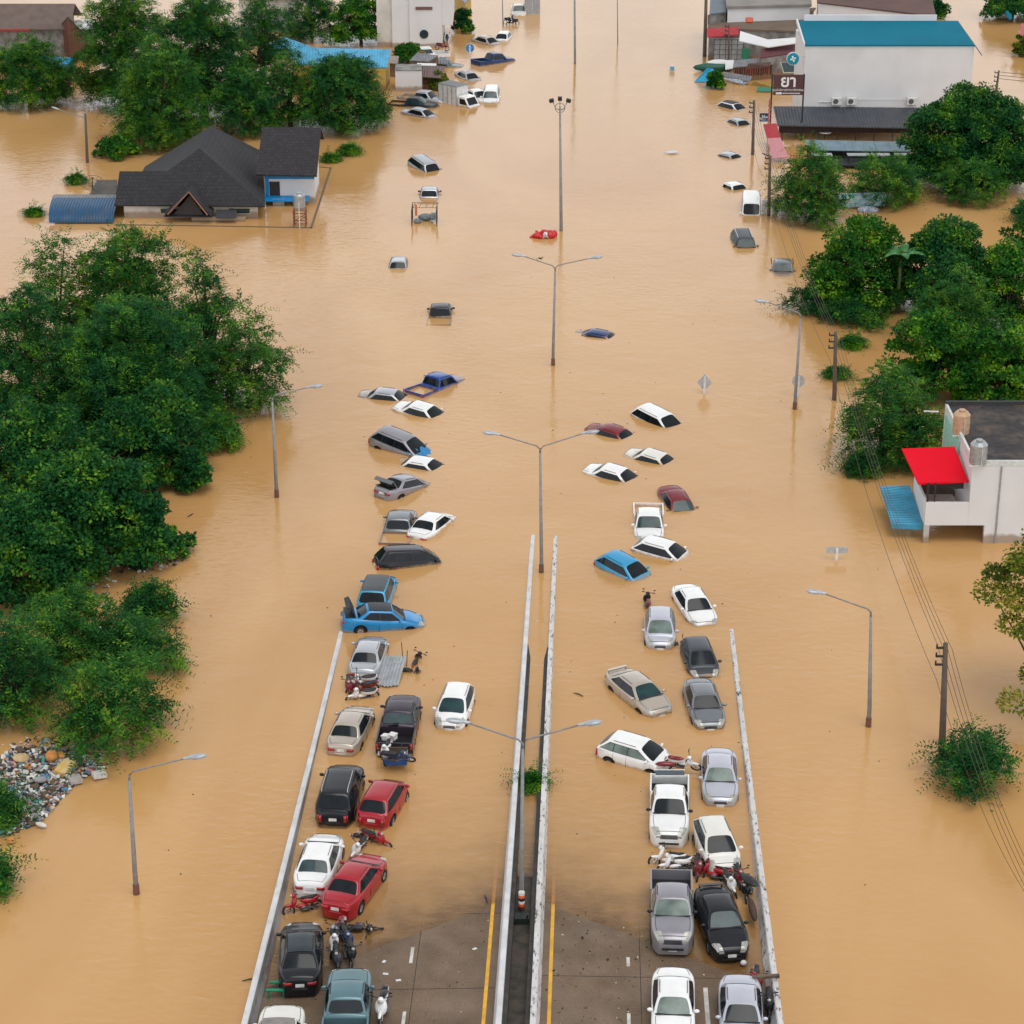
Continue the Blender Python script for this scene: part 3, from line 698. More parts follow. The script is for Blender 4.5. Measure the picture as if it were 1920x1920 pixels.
car('mpv', 'black', 757, 1027, (134, -16), .78, 'black people carrier nose down across the rear of grey pickup', pitch=5, roll=-4)
car('pickup', 'grey', 748, 965, (24, -85), .95, 'grey pickup with flooded empty bed beside white hatch backed sedan')
car('sedan', 'white', 808, 967, (50, -42), .78, 'white sedan angled away, touching the grey pickup', pitch=2)
r = car('sedan', 'mpvgrey', 757, 893, (75, -34), .62, 'grey sedan with open trunk and nose under water', pitch=9)
trunk_lid(r, 'sedan', PT['grey'], 48)
car('sedan', 'white', 788, 861, (118, 20), 1.08, 'white sedan sunk to its windows between grey people carrier and open trunk sedan', roll=4, wheels=False)
r = car('mpv', 'mpvgrey', 743, 811, (130, 30), .60, 'grey people carrier with rear wheel showing and blue tarp over its nose', pitch=9, roll=3)
m = MB(); vs, fs = patch(lambda u, v: (1.0+u*1.15, (v*2-1)*.86, 1.30-.34*u-.22*abs(v*2-1)**3+.07*math.sin(u*9+v*7)*math.sin(v*13)), 12, 12); m.add(vs, fs)
m.build('tarp_cover', mat('blue_tarp', (.01, .20, .46), .45, bump=.5, scale=6), r, True)
car('sedan', 'white', 790, 759, (86, 17), .92, 'white sedan nose down touching the silver sedan', pitch=5, roll=5)
car('sedan', 'silver', 724, 732, (90, 8), 1.02, 'silver grey sedan sunk to its door handles left of another white sedan', roll=3, pitch=2)
car('pickup', 'royal', 822, 702, (2.4, -1), .98, 'bright blue pickup sunk to bed rails carrying a green motorbike', pitch=3)
car('pickup', 'black', 825, 572, (.16, -1), 1.04, 'black pickup with only cab roof and one bed rail above water', pitch=0, roll=-2, far=True)
car('hatch', 'silver', 747, 485, (.14, -1), 1.10, 'pale grey car roof alone in the current, rear window facing the camera', pitch=3, far=True)
car('pickup', 'silver', 805, 352, (.14, -1), 1.04, 'silver pickup sunk to its bed rails, just beyond the cage frame', far=True, mir='black')
car('suv', 'silver', 795, 298, (86, 34), .95, 'silver suv with roof rails nose down in the far left lane', pitch=9, rails=True, far=True)
# far left cluster
car('pickup', 'black', 777, 182, (1, .06), .85, 'black pickup in front of the silver pickup near the white wall', glass='teal', far=True)
car('pickup', 'silver', 795, 170, (1, .10), .80, 'silver pickup with black bed behind the black pickup', far=True)
car('sedan', 'silver', 787, 203, (1, .16), .80, 'silver sedan nearest the camera in far left cluster, beside the black pickup', pitch=3, far=True)
car('pickup', 'white', 893, 168, (.7, .3), .95, 'white pickup cab squeezed behind the box truck', far=True)
car('suv', 'white', 921, 164, (-.25, 1), .75, 'white suv facing the camera right of the grey box truck', pitch=4, far=True, glass='mid')
car('sedan', 'silver', 877, 134, (1, .42), .78, 'silver white sedan nose down just below the round blue sign', pitch=3, far=True)
car('pickup', 'navy', 928, 99, (1, -.16), .70, 'dark blue pickup with bed above water, far left lane', pitch=4, far=True)
car('sedan', 'beige', 911, 68, (1, .22), .75, 'beige sedan touching a small white car near the top', pitch=3, far=True)
car('hatch', 'white', 944, 60, (-.45, .5), .82, 'small white car behind the beige sedan', far=True)
car('pickup', 'offwhite', 973, 8, (.03, 1), .80, 'cream pickup facing the camera beside the white box truck', far=True, glass='mid')
car('pickup', 'white', 797, 88, (-1, .05), .58, 'white double cab pickup at the foot of the white building', far=True, sglass='mid')
car('pickup', 'teal', 828, 110, (1, .05), 1.0, 'small dark pickup half hidden behind the shack roof', far=True)
# right carriageway
car('sedan', 'white', 1263, 1848, (0, 1), -.10, 'white sedan on dry road at the bottom edge, facing the camera', glass='dark', wglass='clear')
car('sedan', 'lavender', 1390, 1862, (.05, 1), -.02, 'silver sedan at bottom right beside the parapet, facing the camera')
car('pickup', 'mpvgrey', 1261, 1668, (.03, 1), .02, 'silver grey pickup with dark bed facing the camera, left of black sedan', wglass='clear', sglass='clear', mir='black')
car('sedan', 'black', 1350, 1690, (50, 128), .06, 'black sedan with pale headlamps beside the silver grey pickup', wglass='mid', spoiler=True)
car('pickup', 'white', 1256, 1482, (-.01, 1), .22, 'white pickup with slatted grille and solar lid facing the camera', wglass='dark', mir='black')
car('hatch', 'offwhite', 1341, 1546, (44, 109), .22, 'rounded white hatchback leaning against the white pickup')
car('sedan', 'lavender', 1350, 1424, (.04, 1), .38, 'pale silver sedan with grey green windscreen between white pickup and parapet', wglass='clear')
car('hatch', 'white', 1180, 1384, (5, 1.3), .42, 'white hatchback broadside with its nose on the white pickup', pitch=2, roll=2, glass='dark', sglass='clear')
car('sedan', 'grey', 1319, 1290, (33, 100), .45, 'mid grey sedan below the charcoal hatchback beside the parapet')
car('coupe', 'beige', 1192, 1270, (109, 85), .48, 'beige sedan with rear spoiler turned diagonally in right lane', wglass='teal', spoiler=True)
car('hatch', 'darkgrey', 1310, 1205, (26, 68), .60, 'charcoal hatchback touching the nose of silver hatchback', glass='dark')
car('hatch', 'lavender', 1238, 1148, (.02, 1), .42, 'pale silver hatchback facing the camera with a motorbike at its rear', wglass='clear', sglass='mid')
car('sedan', 'white', 1300, 1110, (46, 69), .60, 'white sedan facing the camera at the start of the right parapet', pitch=1)
car('hatch', 'azure', 1164, 1044, (100, 40), .72, 'sky blue hatchback nose down below the small white hatchback', pitch=6, roll=3)
car('hatch', 'white', 1234, 1014, (90, 20), .84, 'white hatchback with black pillars between white pickup and sky blue hatchback', pitch=3, roll=2)
car('pickup', 'white', 1217, 958, (.03, 1), .92, 'white pickup with flooded bed facing the camera, sunk to its bonnet', wglass='teal', pitch=1)
car('sedan', 'maroon', 1271, 927, (54, 66), .88, 'dark red sedan nose down behind the flooded white pickup', pitch=7, wglass='mid')
car('sedan', 'white', 1151, 877, (100, 22), .95, 'white sedan with open side window, nose down, nearest of three adrift in mid lane', pitch=4, roll=4)
car('sedan', 'offwhite', 1226, 849, (100, 22), 1.05, 'off white sedan nose down right of another white sedan', pitch=5, roll=4, far=False)
car('sedan', 'maroon', 1150, 802, (100, 24), 1.05, 'dark red sedan roof just behind the double street lamp head', pitch=5, roll=4, wheels=False)
car('mpv', 'white', 1227, 768, (100, 38), 1.02, 'white people carrier roof with dark side windows, farthest white car in mid lane', pitch=5, roll=3, wheels=False)
car('coupe', 'navy', 1124, 622, (100, 12), 1.22, 'dark blue car roof alone right of the double street lamp', pitch=4, roll=3, far=True)
car('pickup', 'grey', 1468, 488, (.06, 1), 1.10, 'grey pickup cab with mirrors facing the camera near the right trees', wglass='mid', far=True)
car('suv', 'darkgrey', 1394, 437, (34, 56), .98, 'dark suv with roof rack nose down in the far right lane', rails=True, pitch=6, far=True, glass='teal')
car('van', 'white', 1409, 368, (.03, 1), .95, 'tall white van facing the camera at the foot of utility pole', pitch=2, far=True)
car('pickup', 'white', 1376, 343, (.9, .35), 1.36, 'white pickup roof nearly under water beside the tall white van', far=True)
car('sedan', 'silver', 1366, 287, (1, .25), 1.18, 'silver car roof nearest of three in a row left of the wooden pole', far=True, roll=3)
car('sedan', 'silver', 1384, 223, (1, .38), 1.08, 'silver sedan roof, middle one of three in a row by the wooden pole', far=True)
car('hatch', 'white', 1370, 191, (1, .25), 1.02, 'white hatchback with black roof, farthest of three in a row near the blue tent', far=True, roof=M_BLK)
clean_car_props()

# load in the pickup bed
def crate(c, d, rz, m, label, cat='box', name='storage_box', group='junk heaped in the dark pickup bed'):
    b = MB(); w, l, h = d; t = .03
    b.box((0, 0, t/2), (w, l, t))
    for s in (-1, 1): b.box((s*(w/2-t/2), 0, h/2), (t, l, h)); b.box((0, s*(l/2-t/2), h/2), (w-2*t-.004, t, h-.004))
    b.box((0, 0, h-.01), (w+.05, l+.05, .05))
    o = b.build(name, m); o.location = c; o.rotation_euler = (random.uniform(-.2, .2), random.uniform(-.2, .2), rz); return tag(o, label, cat, group)
M_CARD = mat('cardboard', (.42, .24, .10), .8); M_WB = mat('white_box', (.72, .72, .7), .5); M_RB = mat('red_plastic', (.45, .02, .02), .4); M_BB = mat('blue_plastic', (.01, .10, .35), .4)
zb = .45
for i, (px, py, d, m_, l_) in enumerate((
    (752, 1362, (1.0, .45, .12), M_CARD, 'long tan cardboard panel lying across the junk in the dark pickup'),
    (737, 1386, (.32, .32, .28), M_WB, 'white box by the tailgate of the dark pickup, left one'),
    (724, 1387, (.30, .26, .26), M_WB, 'white box in the near left corner of the dark pickup bed'),
    (750, 1347, (.5, .4, .3), M_RB, 'red crate near the cab in the dark pickup bed'),
    (741, 1365, (.45, .45, .35), M_BLK, 'black crate in the middle of the dark pickup bed'),
    (730, 1352, (.4, .5, .3), M_BB, 'dark blue crate against the left side of the dark pickup bed'))):
    crate(P(px, py, zb+.1*(i % 3)), d, random.uniform(-.6, .6), m_, l_)

# motorbikes
bike('white', 718, 1888, (-.25, 1), 'big white scooter facing the camera beside the teal grey pickup', seat='black', name='scooter', scale=1.2)
bike('grey', 635, 1745, (-.6, 1), 'grey scooter with dark red seat between black sedan and open road', lean=10, seat='maroon', name='scooter')
bike('white', 628, 1762, (-.3, 1), 'white scooter squeezed against the black sedan', lean=-8, name='scooter')
bike('darkgrey', 632, 1793, (.1, 1), 'dark scooter with round dark seat just behind the teal pickup bonnet', lean=6, name='scooter')
bike('black', 655, 1785, (.25, 1), 'black scooter standing on the road side of the scooter group', lean=-12, name='scooter')
bike('navy', 650, 1757, (.5, 1), 'blue scooter in the middle of the scooter group', lean=8, name='scooter')
bike('black', 676, 1729, (1, .05), 'black scooter lying on its side behind the bright red sedan', lean=62, name='scooter')
bike('red', 570, 1696, (-1, .18), 'red motorbike lying across the bonnet end of the black sedan', lean=18)
bike('red', 702, 1572, (1, .35), 'red dirt bike behind the bright red sedan', lean=14)
bike('white', 672, 1590, (-.5, .6), 'silver white scooter beside the red dirt bike', lean=-20, name='scooter')
bike('silver', 690, 1562, (1, .1), 'dark motorbike partly hidden under the red dirt bike', lean=40)
bike('navy', 742, 1418, (1, .1), 'blue and white motorbike lying on the tailgate of the dark pickup', z=.45, lean=35)
bike('white', 727, 1408, (-.4, .9), 'white scooter front standing at the dark pickup tailgate', z=.1, lean=10, name='scooter')
for i, (py, l) in enumerate(((1277, 'first black motorbike below the silver sedan'), (1289, 'second black motorbike below the silver sedan, middle of three'), (1303, 'third black motorbike below the silver sedan, nearest the camera'))):
    bike('white' if i != 1 else 'maroon', 682, py, (-1, .15), l, z=-.28, lean=-18, name='motorcycle')
bike('maroon', 655, 1285, (.1, 1), 'red brown motorbike standing against the left parapet', z=-.25, lean=5)
bike('black', 778, 1245, (.5, -.8), 'black motorbike almost sunk at the end of the corrugated sheet', z=-.62, lean=20)
bike('black', 771, 1262, (1, .1), 'sunken black scooter seat beside the corrugated sheet', z=-.58, lean=30, name='scooter')
bike('azure', 803, 716, (.2, 1), 'green motorbike standing in the bed of the bright blue pickup', z=-.35, scale=.9)
bike('black', 1213, 1133, (-.3, -1), 'black motorbike with red trim behind the pale silver hatchback', z=-.35, lean=12, seat='maroon')
bike('silver', 1268, 1212, (1, .1), 'silver motorbike wedged between pale silver and charcoal hatchbacks', z=-.6, lean=30)
bike('white', 1278, 1430, (1, .15), 'white scooter pinned between broadside white hatchback and white pickup', z=.15, lean=25, seat='maroon', name='scooter')
bike('white', 1256, 1612, (-1, -.1), 'white and black scooter lying below the grille of the white pickup', lean=30, name='scooter')
bike('white', 1270, 1622, (-1, .1), 'white scooter with red stripe above the silver grey pickup bed', lean=24, name='scooter')
bike('maroon', 1306, 1625, (.1, 1), 'red and white motorbike beside the silver grey pickup bed', lean=-14)
bike('red', 1340, 1638, (-1, -.2), 'dark red motorbike lying behind the black sedan', lean=35)
bike('white', 1368, 1655, (.5, .9), 'white motorbike standing beside the black sedan', lean=10)
bike('maroon', 1382, 1640, (.3, 1), 'red motorbike under the nose of the rounded white hatchback', lean=-8)
bike('black', 1402, 1665, (-.2, 1), 'black motorbike leaning on the right parapet', lean=14)
bike('red', 1418, 1838, (.1, 1), 'red motorbike squeezed behind the silver sedan and right parapet', lean=-6)
bike('black', 1442, 1880, (.05, 1), 'black motorbike between the silver sedan and right parapet at bottom', lean=4)
bike('navy', 955, 38, (1, -.1), 'blue motorbike in the far pile near the white box truck', z=-.1, far=True)
bike('black', 962, 42, (-1, .1), 'black motorbike in the far pile near the white box truck', z=-.2, far=True)
bike('maroon', 828, 87, (1, .1), 'red motorbike on the bed of the white double cab pickup', z=.45, far=True)
bike('navy', 838, 72, (.2, 1), 'dark blue motorbike under the white building overhang', z=-.2, far=True)
# ------------------------------------------------------------ trees
def leafmat(name, c1, c2, c3):
    m = bpy.data.materials.new(name); m.use_nodes = True; nt = m.node_tree; b = nt.nodes['Principled BSDF']
    b.inputs['Roughness'].default_value = .6; b.inputs['Specular IOR Level'].default_value = .1
    geo = nd(nt, 'ShaderNodeNewGeometry'); tc = nd(nt, 'ShaderNodeTexCoord')
    cr = nd(nt, 'ShaderNodeValToRGB'); e = cr.color_ramp.elements
    e[0].position = .0; e[0].color = (*c1, 1); e[1].position = 1.; e[1].color = (*c3, 1); q = e.new(.6); q.color = (*c2, 1)
    n = nd(nt, 'ShaderNodeTexNoise'); n.inputs['Scale'].default_value = .55; n.inputs['Detail'].default_value = 2
    nt.links.new(tc.outputs['Object'], n.inputs['Vector'])
    a = nd(nt, 'ShaderNodeMath', operation='MULTIPLY_ADD'); a.inputs[1].default_value = .55
    nt.links.new(geo.outputs['Random Per Island'], a.inputs[0])
    s = nd(nt, 'ShaderNodeMath', operation='MULTIPLY_ADD'); s.inputs[1].default_value = 2.0; s.inputs[2].default_value = -.80
    nt.links.new(n.outputs['Fac'], s.inputs[0]); nt.links.new(s.outputs[0], a.inputs[2])
    nt.links.new(a.outputs[0], cr.inputs[0]); nt.links.new(cr.outputs[0], b.inputs['Base Color'])
    tl = nd(nt, 'ShaderNodeBsdfTranslucent'); nt.links.new(cr.outputs[0], tl.inputs['Color'])
    mx = nd(nt, 'ShaderNodeMixShader'); mx.inputs[0].default_value = .22
    o = nt.nodes['Material Output']; nt.links.new(b.outputs[0], mx.inputs[1]); nt.links.new(tl.outputs[0], mx.inputs[2]); nt.links.new(mx.outputs[0], o.inputs['Surface'])
    return m
LM = dict(
 deep=leafmat('leaf_deep', (.005, .048, .018), (.020, .110, .020), (.15, .31, .018)),
 feather=leafmat('leaf_feather', (.008, .060, .016), (.034, .140, .018), (.21, .35, .024)),
 bright=leafmat('leaf_bright', (.006, .058, .012), (.030, .145, .012), (.21, .37, .016)),
 olive=leafmat('leaf_olive', (.04, .07, .012), (.13, .19, .018), (.36, .30, .025)))
M_BARK = mat('bark', (.085, .06, .045), .9, var=.25, scale=6, bump=.4)
def quads_mesh(name, V, m):
    """V: (n,4,3) array of separate quads"""
    n = len(V); me = bpy.data.meshes.new(name); me.vertices.add(n*4); me.loops.add(n*4); me.polygons.add(n)
    me.vertices.foreach_set('co', V.reshape(-1).astype(np.float32)); me.loops.foreach_set('vertex_index', np.arange(n*4, dtype=np.int32))
    me.polygons.foreach_set('loop_start', np.arange(0, n*4, 4, dtype=np.int32)); me.polygons.foreach_set('loop_total', np.full(n, 4, dtype=np.int32))
    me.update(calc_edges=True); me.materials.append(m); return me
def unit(v): return v/np.maximum(np.linalg.norm(v, axis=-1, keepdims=True), 1e-6)
def leaves_spray(rg, cen, rad, flat, ntw, K, tl, ll, lw, droop, out=None):
    """feathery sprays: drooping twigs with leaflets on both sides"""
    n = len(cen)*ntw; c = np.repeat(cen, ntw, 0); r = np.repeat(rad, ntw)[:, None]
    d = unit(rg.normal(size=(n, 3))); d[:, 2] = np.abs(d[:, 2])*.9-.22; d = unit(d)
    p0 = c+d*r*rg.uniform(.35, .95, (n, 1))*np.array([1, 1, flat])
    hd = unit(d*np.array([1, 1, .35])+rg.normal(size=(n, 3))*.45+np.array([0, 0, .12]))
    L = tl*rg.uniform(.6, 1.35, (n, 1))
    t = (np.arange(K)+.5)/K
    pos = p0[:, None]+hd[:, None]*(L*t)[:, :, None]+np.array([0, 0, -1.])*(droop*L*t**2)[:, :, None]
    tan = unit(hd[:, None]+np.array([0, 0, -1.])*(2*droop*t)[None, :, None]*np.ones((n, 1, 1)))
    side = unit(np.cross(tan, np.array([0, 0, 1.])+rg.normal(size=(n, 1, 3))*.35)); up = np.cross(side, tan)
    out_ = []
    for s in (-1, 1):
        ld = unit(side*s+tan*.55+up*rg.normal(size=(n, K, 1))*.35); lp = pos
        sz = ll*rg.uniform(.7, 1.25, (n, K, 1))*(1-.45*t)[None, :, None]
        wv = unit(np.cross(ld, up+rg.normal(size=(n, K, 3))*.3))*lw*(sz/ll)
        mid = lp+ld*sz*.5
        out_.append(np.stack([lp, mid+wv, lp+ld*sz, mid-wv], 2).reshape(-1, 4, 3))
    return np.concatenate(out_)
def leaves_broad(rg, cen, rad, flat, nl, ll, lw):
    n = len(cen)*nl; c = np.repeat(cen, nl, 0); r = np.repeat(rad, nl)[:, None]
    d = unit(rg.normal(size=(n, 3))); d[:, 2] = np.abs(d[:, 2])*1.0-.25; d = unit(d)
    p = c+d*r*rg.uniform(.55, 1.05, (n, 1))*np.array([1, 1, flat])
    ld = unit(d*.8+rg.normal(size=(n, 3))*.6+np.array([0, 0, -.15])); nn = unit(d+rg.normal(size=(n, 3))*.5+np.array([0, 0, .6]))
    wv = unit(np.cross(ld, nn)); sz = ll*rg.uniform(.6, 1.3, (n, 1)); w_ = lw*sz/ll
    mid = p+ld*sz*.45
    return np.stack([p, mid+wv*w_, p+ld*sz, mid-wv*w_], 1)
def tree(x0, x1, yt, yb, kind, look, label, name='tree', cat='tree', seed=0, z0=.25, dens=1., flat=.62, rx=None, group='trees standing in the flood', leaf=1., lean=0, gap=.0, depth=1.):
    """crown fitted to a box of the photo: x0..x1 wide, top at yt, lowest front foliage at yb"""
    rg = np.random.default_rng(seed+int(x0)*7+int(yt)*13)
    xc = (x0+x1)/2; b = P(xc, yb, 0.); s = FPX/math.hypot(b.y, CAMH); Rx = (x1-x0)/2/s; Ry = Rx*depth
    base = P(xc, yb, 0.); base.y += Ry*.85; base.x *= base.y/(base.y-Ry*.85)
    hz = Q(xc, yt, base.y+Ry*.1).z; hz = max(hz, .35 if name == 'leaf_tuft' else 1.)
    R_ = Rx; H_ = hz
    ncl = int(np.clip(14+R_*H_*1.3, 14, 120)*dens**.5)
    # clumps over an uneven dome
    i = np.arange(ncl)+.5; ph = i*2.39996+rg.uniform(0, 6); v = i/ncl
    el = np.arcsin(1-v*1.02); rr = rg.uniform(.55, 1.0, ncl)**.6
    lump = 1+.22*np.sin(ph*2+seed)+.14*np.sin(ph*5+seed*2)
    cx = np.cos(el)*np.cos(ph)*Rx*.86*rr*lump; cy = np.cos(el)*np.sin(ph)*Ry*.86*rr*lump
    zc = z0+.12*H_+(H_*.80-.1)*np.clip(np.sin(el), 0, 1)*rr+rg.normal(size=ncl)*.04*H_
    cen = np.stack([cx, cy, np.maximum(zc, .25)], 1); rad = np.clip(R_*.25, .42, 1.35)*rg.uniform(.6, 1.25, ncl)
    # inner filler so the crown is not hollow
    nf = ncl//5; f = np.stack([rg.normal(size=nf)*Rx*.32, rg.normal(size=nf)*Ry*.32, rg.uniform(.15, .7, nf)*H_], 1)
    cen2 = np.concatenate([cen, f]); rad2 = np.concatenate([rad, np.full(nf, rad.mean())])
    ns = max(ncl//3, 5); pa = rg.uniform(0, 6.28, ns); q = rg.uniform(.62, .96, ns)
    if z0 < 1.:
        sk = np.stack([np.cos(pa)*Rx*q*.88, np.sin(pa)*Ry*q*.88, rg.uniform(.12, .30, ns)*H_*.7+.1], 1)
        cen2 = np.concatenate([cen2, sk]); rad2 = np.concatenate([rad2, np.full(ns, rad.mean()*.9)])
    if gap > 0:
        keep = rg.uniform(size=len(cen2)) > gap; cen2, rad2 = cen2[keep], rad2[keep]
    a = (rad2.mean()**2)
    if kind == 'spray':
        V = leaves_spray(rg, cen2, rad2, flat, int(np.clip(38*a*dens, 14, 80)), 7, .85*leaf, .30*leaf, .055*leaf, .42)
        ex = cen[rg.choice(ncl, max(ncl//3, 4), False)]*np.array([1.1, 1.1, 1.04])
        V = np.concatenate([V, leaves_spray(rg, ex, np.full(len(ex), rad.mean()*.9), .5, 16, 9, 1.9*leaf, .34*leaf, .05*leaf, .38)])
    else:
        V = leaves_broad(rg, cen2, rad2, flat+.15, int(np.clip(420*a*dens, 140, 800)), .26*leaf, .085*leaf)
    V = V[(V[:, :, 2].min(1) > .02)]
    if lean: V[:, :, 0] += V[:, :, 2]*lean
    me = quads_mesh(name+'_crown', V, LM[look])
    root = empty(name, base, label, cat, group)
    cr = bpy.data.objects.new('crown', me); C.objects.link(cr); cr.parent = root
    t = MB(); r0 = .05+.028*H_; top = Vector((lean*H_*.5, 0, H_*.5))
    t.tube([(0, 0, -1.5), (0, 0, .2), top*.5, top], [r0*1.2, r0, r0*.8, r0*.5], 7)
    for k in rg.choice(ncl, min(ncl, 16), False):
        c = Vector(cen[k]); c.x += lean*c.z; st = Vector((lean*H_*.2, 0, H_*rg.uniform(.12, .42))); md = (st+c)/2+Vector((0, 0, .12*H_))*float(rg.uniform(0, 1))
        t.tube([st, md, c], [r0*.42, r0*.25, r0*.1], 5)
    t.build('trunk', M_BARK, root, True)
    return root
G1 = 'trees standing in the flood'
# top left
tree(150, 330, -40, 215, 'spray', 'feather', 'tall feathery tree behind dark tiled house, left of the large cluster', seed=1, flat=.8)
tree(300, 470, -60, 235, 'spray', 'deep', 'tallest dark feathery tree directly behind the peak of tiled house', seed=2, flat=.8)
tree(220, 400, 60, 290, 'spray', 'feather', 'feathery tree drooping behind the left roof slope of tiled house', seed=3, flat=.8)
tree(430, 560, -30, 190, 'spray', 'deep', 'dark tree between tiled house and light blue roof', seed=4, flat=.8)
tree(395, 540, 120, 262, 'spray', 'deep', 'lower dark tree right behind the tiled house ridge', seed=31)
tree(545, 735, 88, 258, 'spray', 'deep', 'round dark feathery tree in front of long light blue roof', seed=5)
tree(500, 590, 92, 245, 'spray', 'feather', 'narrow tree in front of left end of light blue roof', seed=51)
tree(530, 640, -20, 82, 'spray', 'deep', 'tree behind the left part of light blue roof', seed=6)
tree(620, 735, -10, 92, 'broad', 'bright', 'bright broad leaved tree left of the white building', seed=7)
tree(-30, 145, 65, 212, 'spray', 'feather', 'round tree at left edge before the grey walled house', seed=8)
tree(846, 888, 15, 64, 'broad', 'deep', 'small dark tree at right foot of the white building', seed=9)
tree(178, 262, 258, 302, 'broad', 'bright', 'low leafy bush behind left roof corner of tiled house', name='bush', cat='bush', seed=10)
tree(730, 800, 82, 125, 'broad', 'bright', 'bush beside the white pickup at the white building', name='bush', cat='bush', seed=11)
tree(806, 838, 138, 170, 'broad', 'olive', 'small banana like bush at the brown slatted roof', name='bush', cat='bush', seed=12)
# left mass
tree(130, 360, 402, 700, 'spray', 'feather', 'feathery tree with open airy top reaching the blue barrel roof', seed=13, gap=.15, flat=.7)
tree(40, 190, 445, 690, 'spray', 'feather', 'thin feathery tree left of the airy topped tree', seed=14, gap=.25)
tree(345, 450, 462, 740, 'spray', 'deep', 'narrow pointed tree at the right shoulder of left tree mass', seed=15, flat=1.)
tree(385, 552, 588, 790, 'spray', 'feather', 'tree with drooping sprays nearest the left single street lamp', seed=16)
tree(-40, 160, 520, 830, 'spray', 'deep', 'broad dark tree at left edge above the middle of photo', seed=17)
tree(90, 420, 545, 850, 'spray', 'deep', 'largest spreading dark tree in middle of left tree mass', seed=18, flat=.5, dens=1.2)
tree(150, 395, 730, 935, 'broad', 'deep', 'broad leaved tree reaching right below the spreading dark tree', seed=19)
tree(-50, 190, 740, 1010, 'broad', 'deep', 'broad leaved tree on left edge level with the grey people carrier', seed=20)
tree(0, 330, 830, 1100, 'broad', 'deep', 'large dark broad leaved tree above the floating rubbish bank', seed=21)
tree(-60, 200, 930, 1165, 'broad', 'deep', 'dense dark tree at left edge just above feathery low trees', seed=22)
tree(325, 400, 850, 932, 'broad', 'deep', 'small hanging crown detached to the right of left tree mass', seed=23, name='tree')
tree(368, 450, 785, 852, 'spray', 'feather', 'small sprawling bush in open water below drooping spray tree', name='bush', cat='bush', seed=24)
tree(215, 368, 1000, 1072, 'broad', 'deep', 'low bush with rubbish caught along its edge', name='bush', cat='bush', seed=25)
tree(240, 325, 1095, 1178, 'spray', 'deep', 'small dark bush floating right of low feathery trees', name='bush', cat='bush', seed=26)
tree(20, 260, 1110, 1300, 'spray', 'feather', 'low feathery tree with twigs spread over water, upper one', seed=27, gap=.12)
tree(170, 352, 1165, 1275, 'spray', 'deep', 'low bush pointing right with a floating plank at its tip', name='bush', cat='bush', seed=28)
tree(-60, 120, 1150, 1375, 'spray', 'deep', 'dark feathery tree at left edge above the rubbish bank', seed=29)
tree(100, 332, 1215, 1432, 'spray', 'feather', 'feathery tree directly above the floating rubbish bank', seed=30)
tree(-60, 22, 1475, 1560, 'spray', 'deep', 'leafy bush at left edge behind the rubbish bank', name='bush', cat='bush', seed=32)
tree(-50, 6, 1590, 1680, 'spray', 'deep', 'tip of a bush at left edge below the rubbish bank', name='bush', cat='bush', seed=33)
# right
tree(1690, 1940, 150, 372, 'broad', 'deep', 'large round tree before the right end of the white building', seed=34)
tree(1745, 1880, 295, 392, 'spray', 'feather', 'low feathery tree under the large round tree', seed=35)
tree(1440, 1600, 278, 430, 'spray', 'feather', 'feathery tree beside the tall white van', seed=36)
tree(1580, 1732, 292, 396, 'spray', 'feather', 'feathery tree over the painted boat hull', seed=37)
tree(1505, 1700, 395, 600, 'broad', 'bright', 'bright broad leaved tree nearest the two dark sunken vehicles', seed=38)
tree(1660, 1860, 388, 600, 'broad', 'deep', 'dark broad leaved tree in the middle of right tree mass', seed=39)
tree(1800, 1960, 440, 640, 'broad', 'bright', 'bright broad leaved tree at right edge above the black roofed house', seed=40)
tree(1650, 1840, 570, 770, 'broad', 'bright', 'broad leaved tree behind the round road sign, right mass', seed=41)
tree(1780, 1960, 600, 790, 'broad', 'bright', 'broad leaved tree directly behind the black roofed house', seed=42)
tree(1560, 1740, 660, 880, 'spray', 'feather', 'feathery tree with bare arching twigs left of red awning', seed=43, gap=.1)
tree(1630, 1790, 760, 892, 'spray', 'feather', 'low feathery tree touching the red awning', seed=44)
tree(1700, 1830, 460, 640, 'broad', 'deep', 'dark tree behind the banana leaves in right mass', seed=45)
tree(1870, 1990, 372, 520, 'broad', 'deep', 'dark tree at right edge just below the large round tree', seed=71)
tree(1720, 1860, 500, 680, 'spray', 'feather', 'feathery tree filling the middle of right tree mass', seed=72)
tree(1860, 1990, 620, 760, 'broad', 'bright', 'bright tree at right edge above the black roof', seed=74)
tree(1480, 1580, 548, 592, 'spray', 'deep', 'low branch bush lying on water by the sloping street lamp arm', name='bush', cat='bush', seed=46)
tree(1540, 1660, 560, 618, 'spray', 'deep', 'bush at the waterline below bright tree near utility pole', name='bush', cat='bush', seed=47)
tree(1806, 2110, 1150, 1400, 'broad', 'olive', 'yellowish olive tree top reaching in at right edge', seed=48, gap=.12, leaf=.8, z0=4.5)
tree(1742, 1905, 1378, 1500, 'spray', 'deep', 'feathery tree top alone below the leaning utility pole', seed=49, gap=.1, flat=.45)
tree(1835, 1960, -30, 45, 'broad', 'deep', 'dark tree at top right corner', seed=50)
tree(1740, 1775, 0, 36, 'broad', 'deep', 'small tree behind the corner of the brown roofs', seed=52)
tree(1900, 1960, 60, 110, 'broad', 'olive', 'small olive bush at right edge near the top', name='bush', cat='bush', seed=53)
tree(1328, 1355, 138, 168, 'broad', 'bright', 'small green bush in front of the bright blue tent', name='bush', cat='bush', seed=54)
tree(1905, 1960, 375, 420, 'spray', 'deep', 'leafy bush at right edge below the large round tree', name='bush', cat='bush', seed=57)
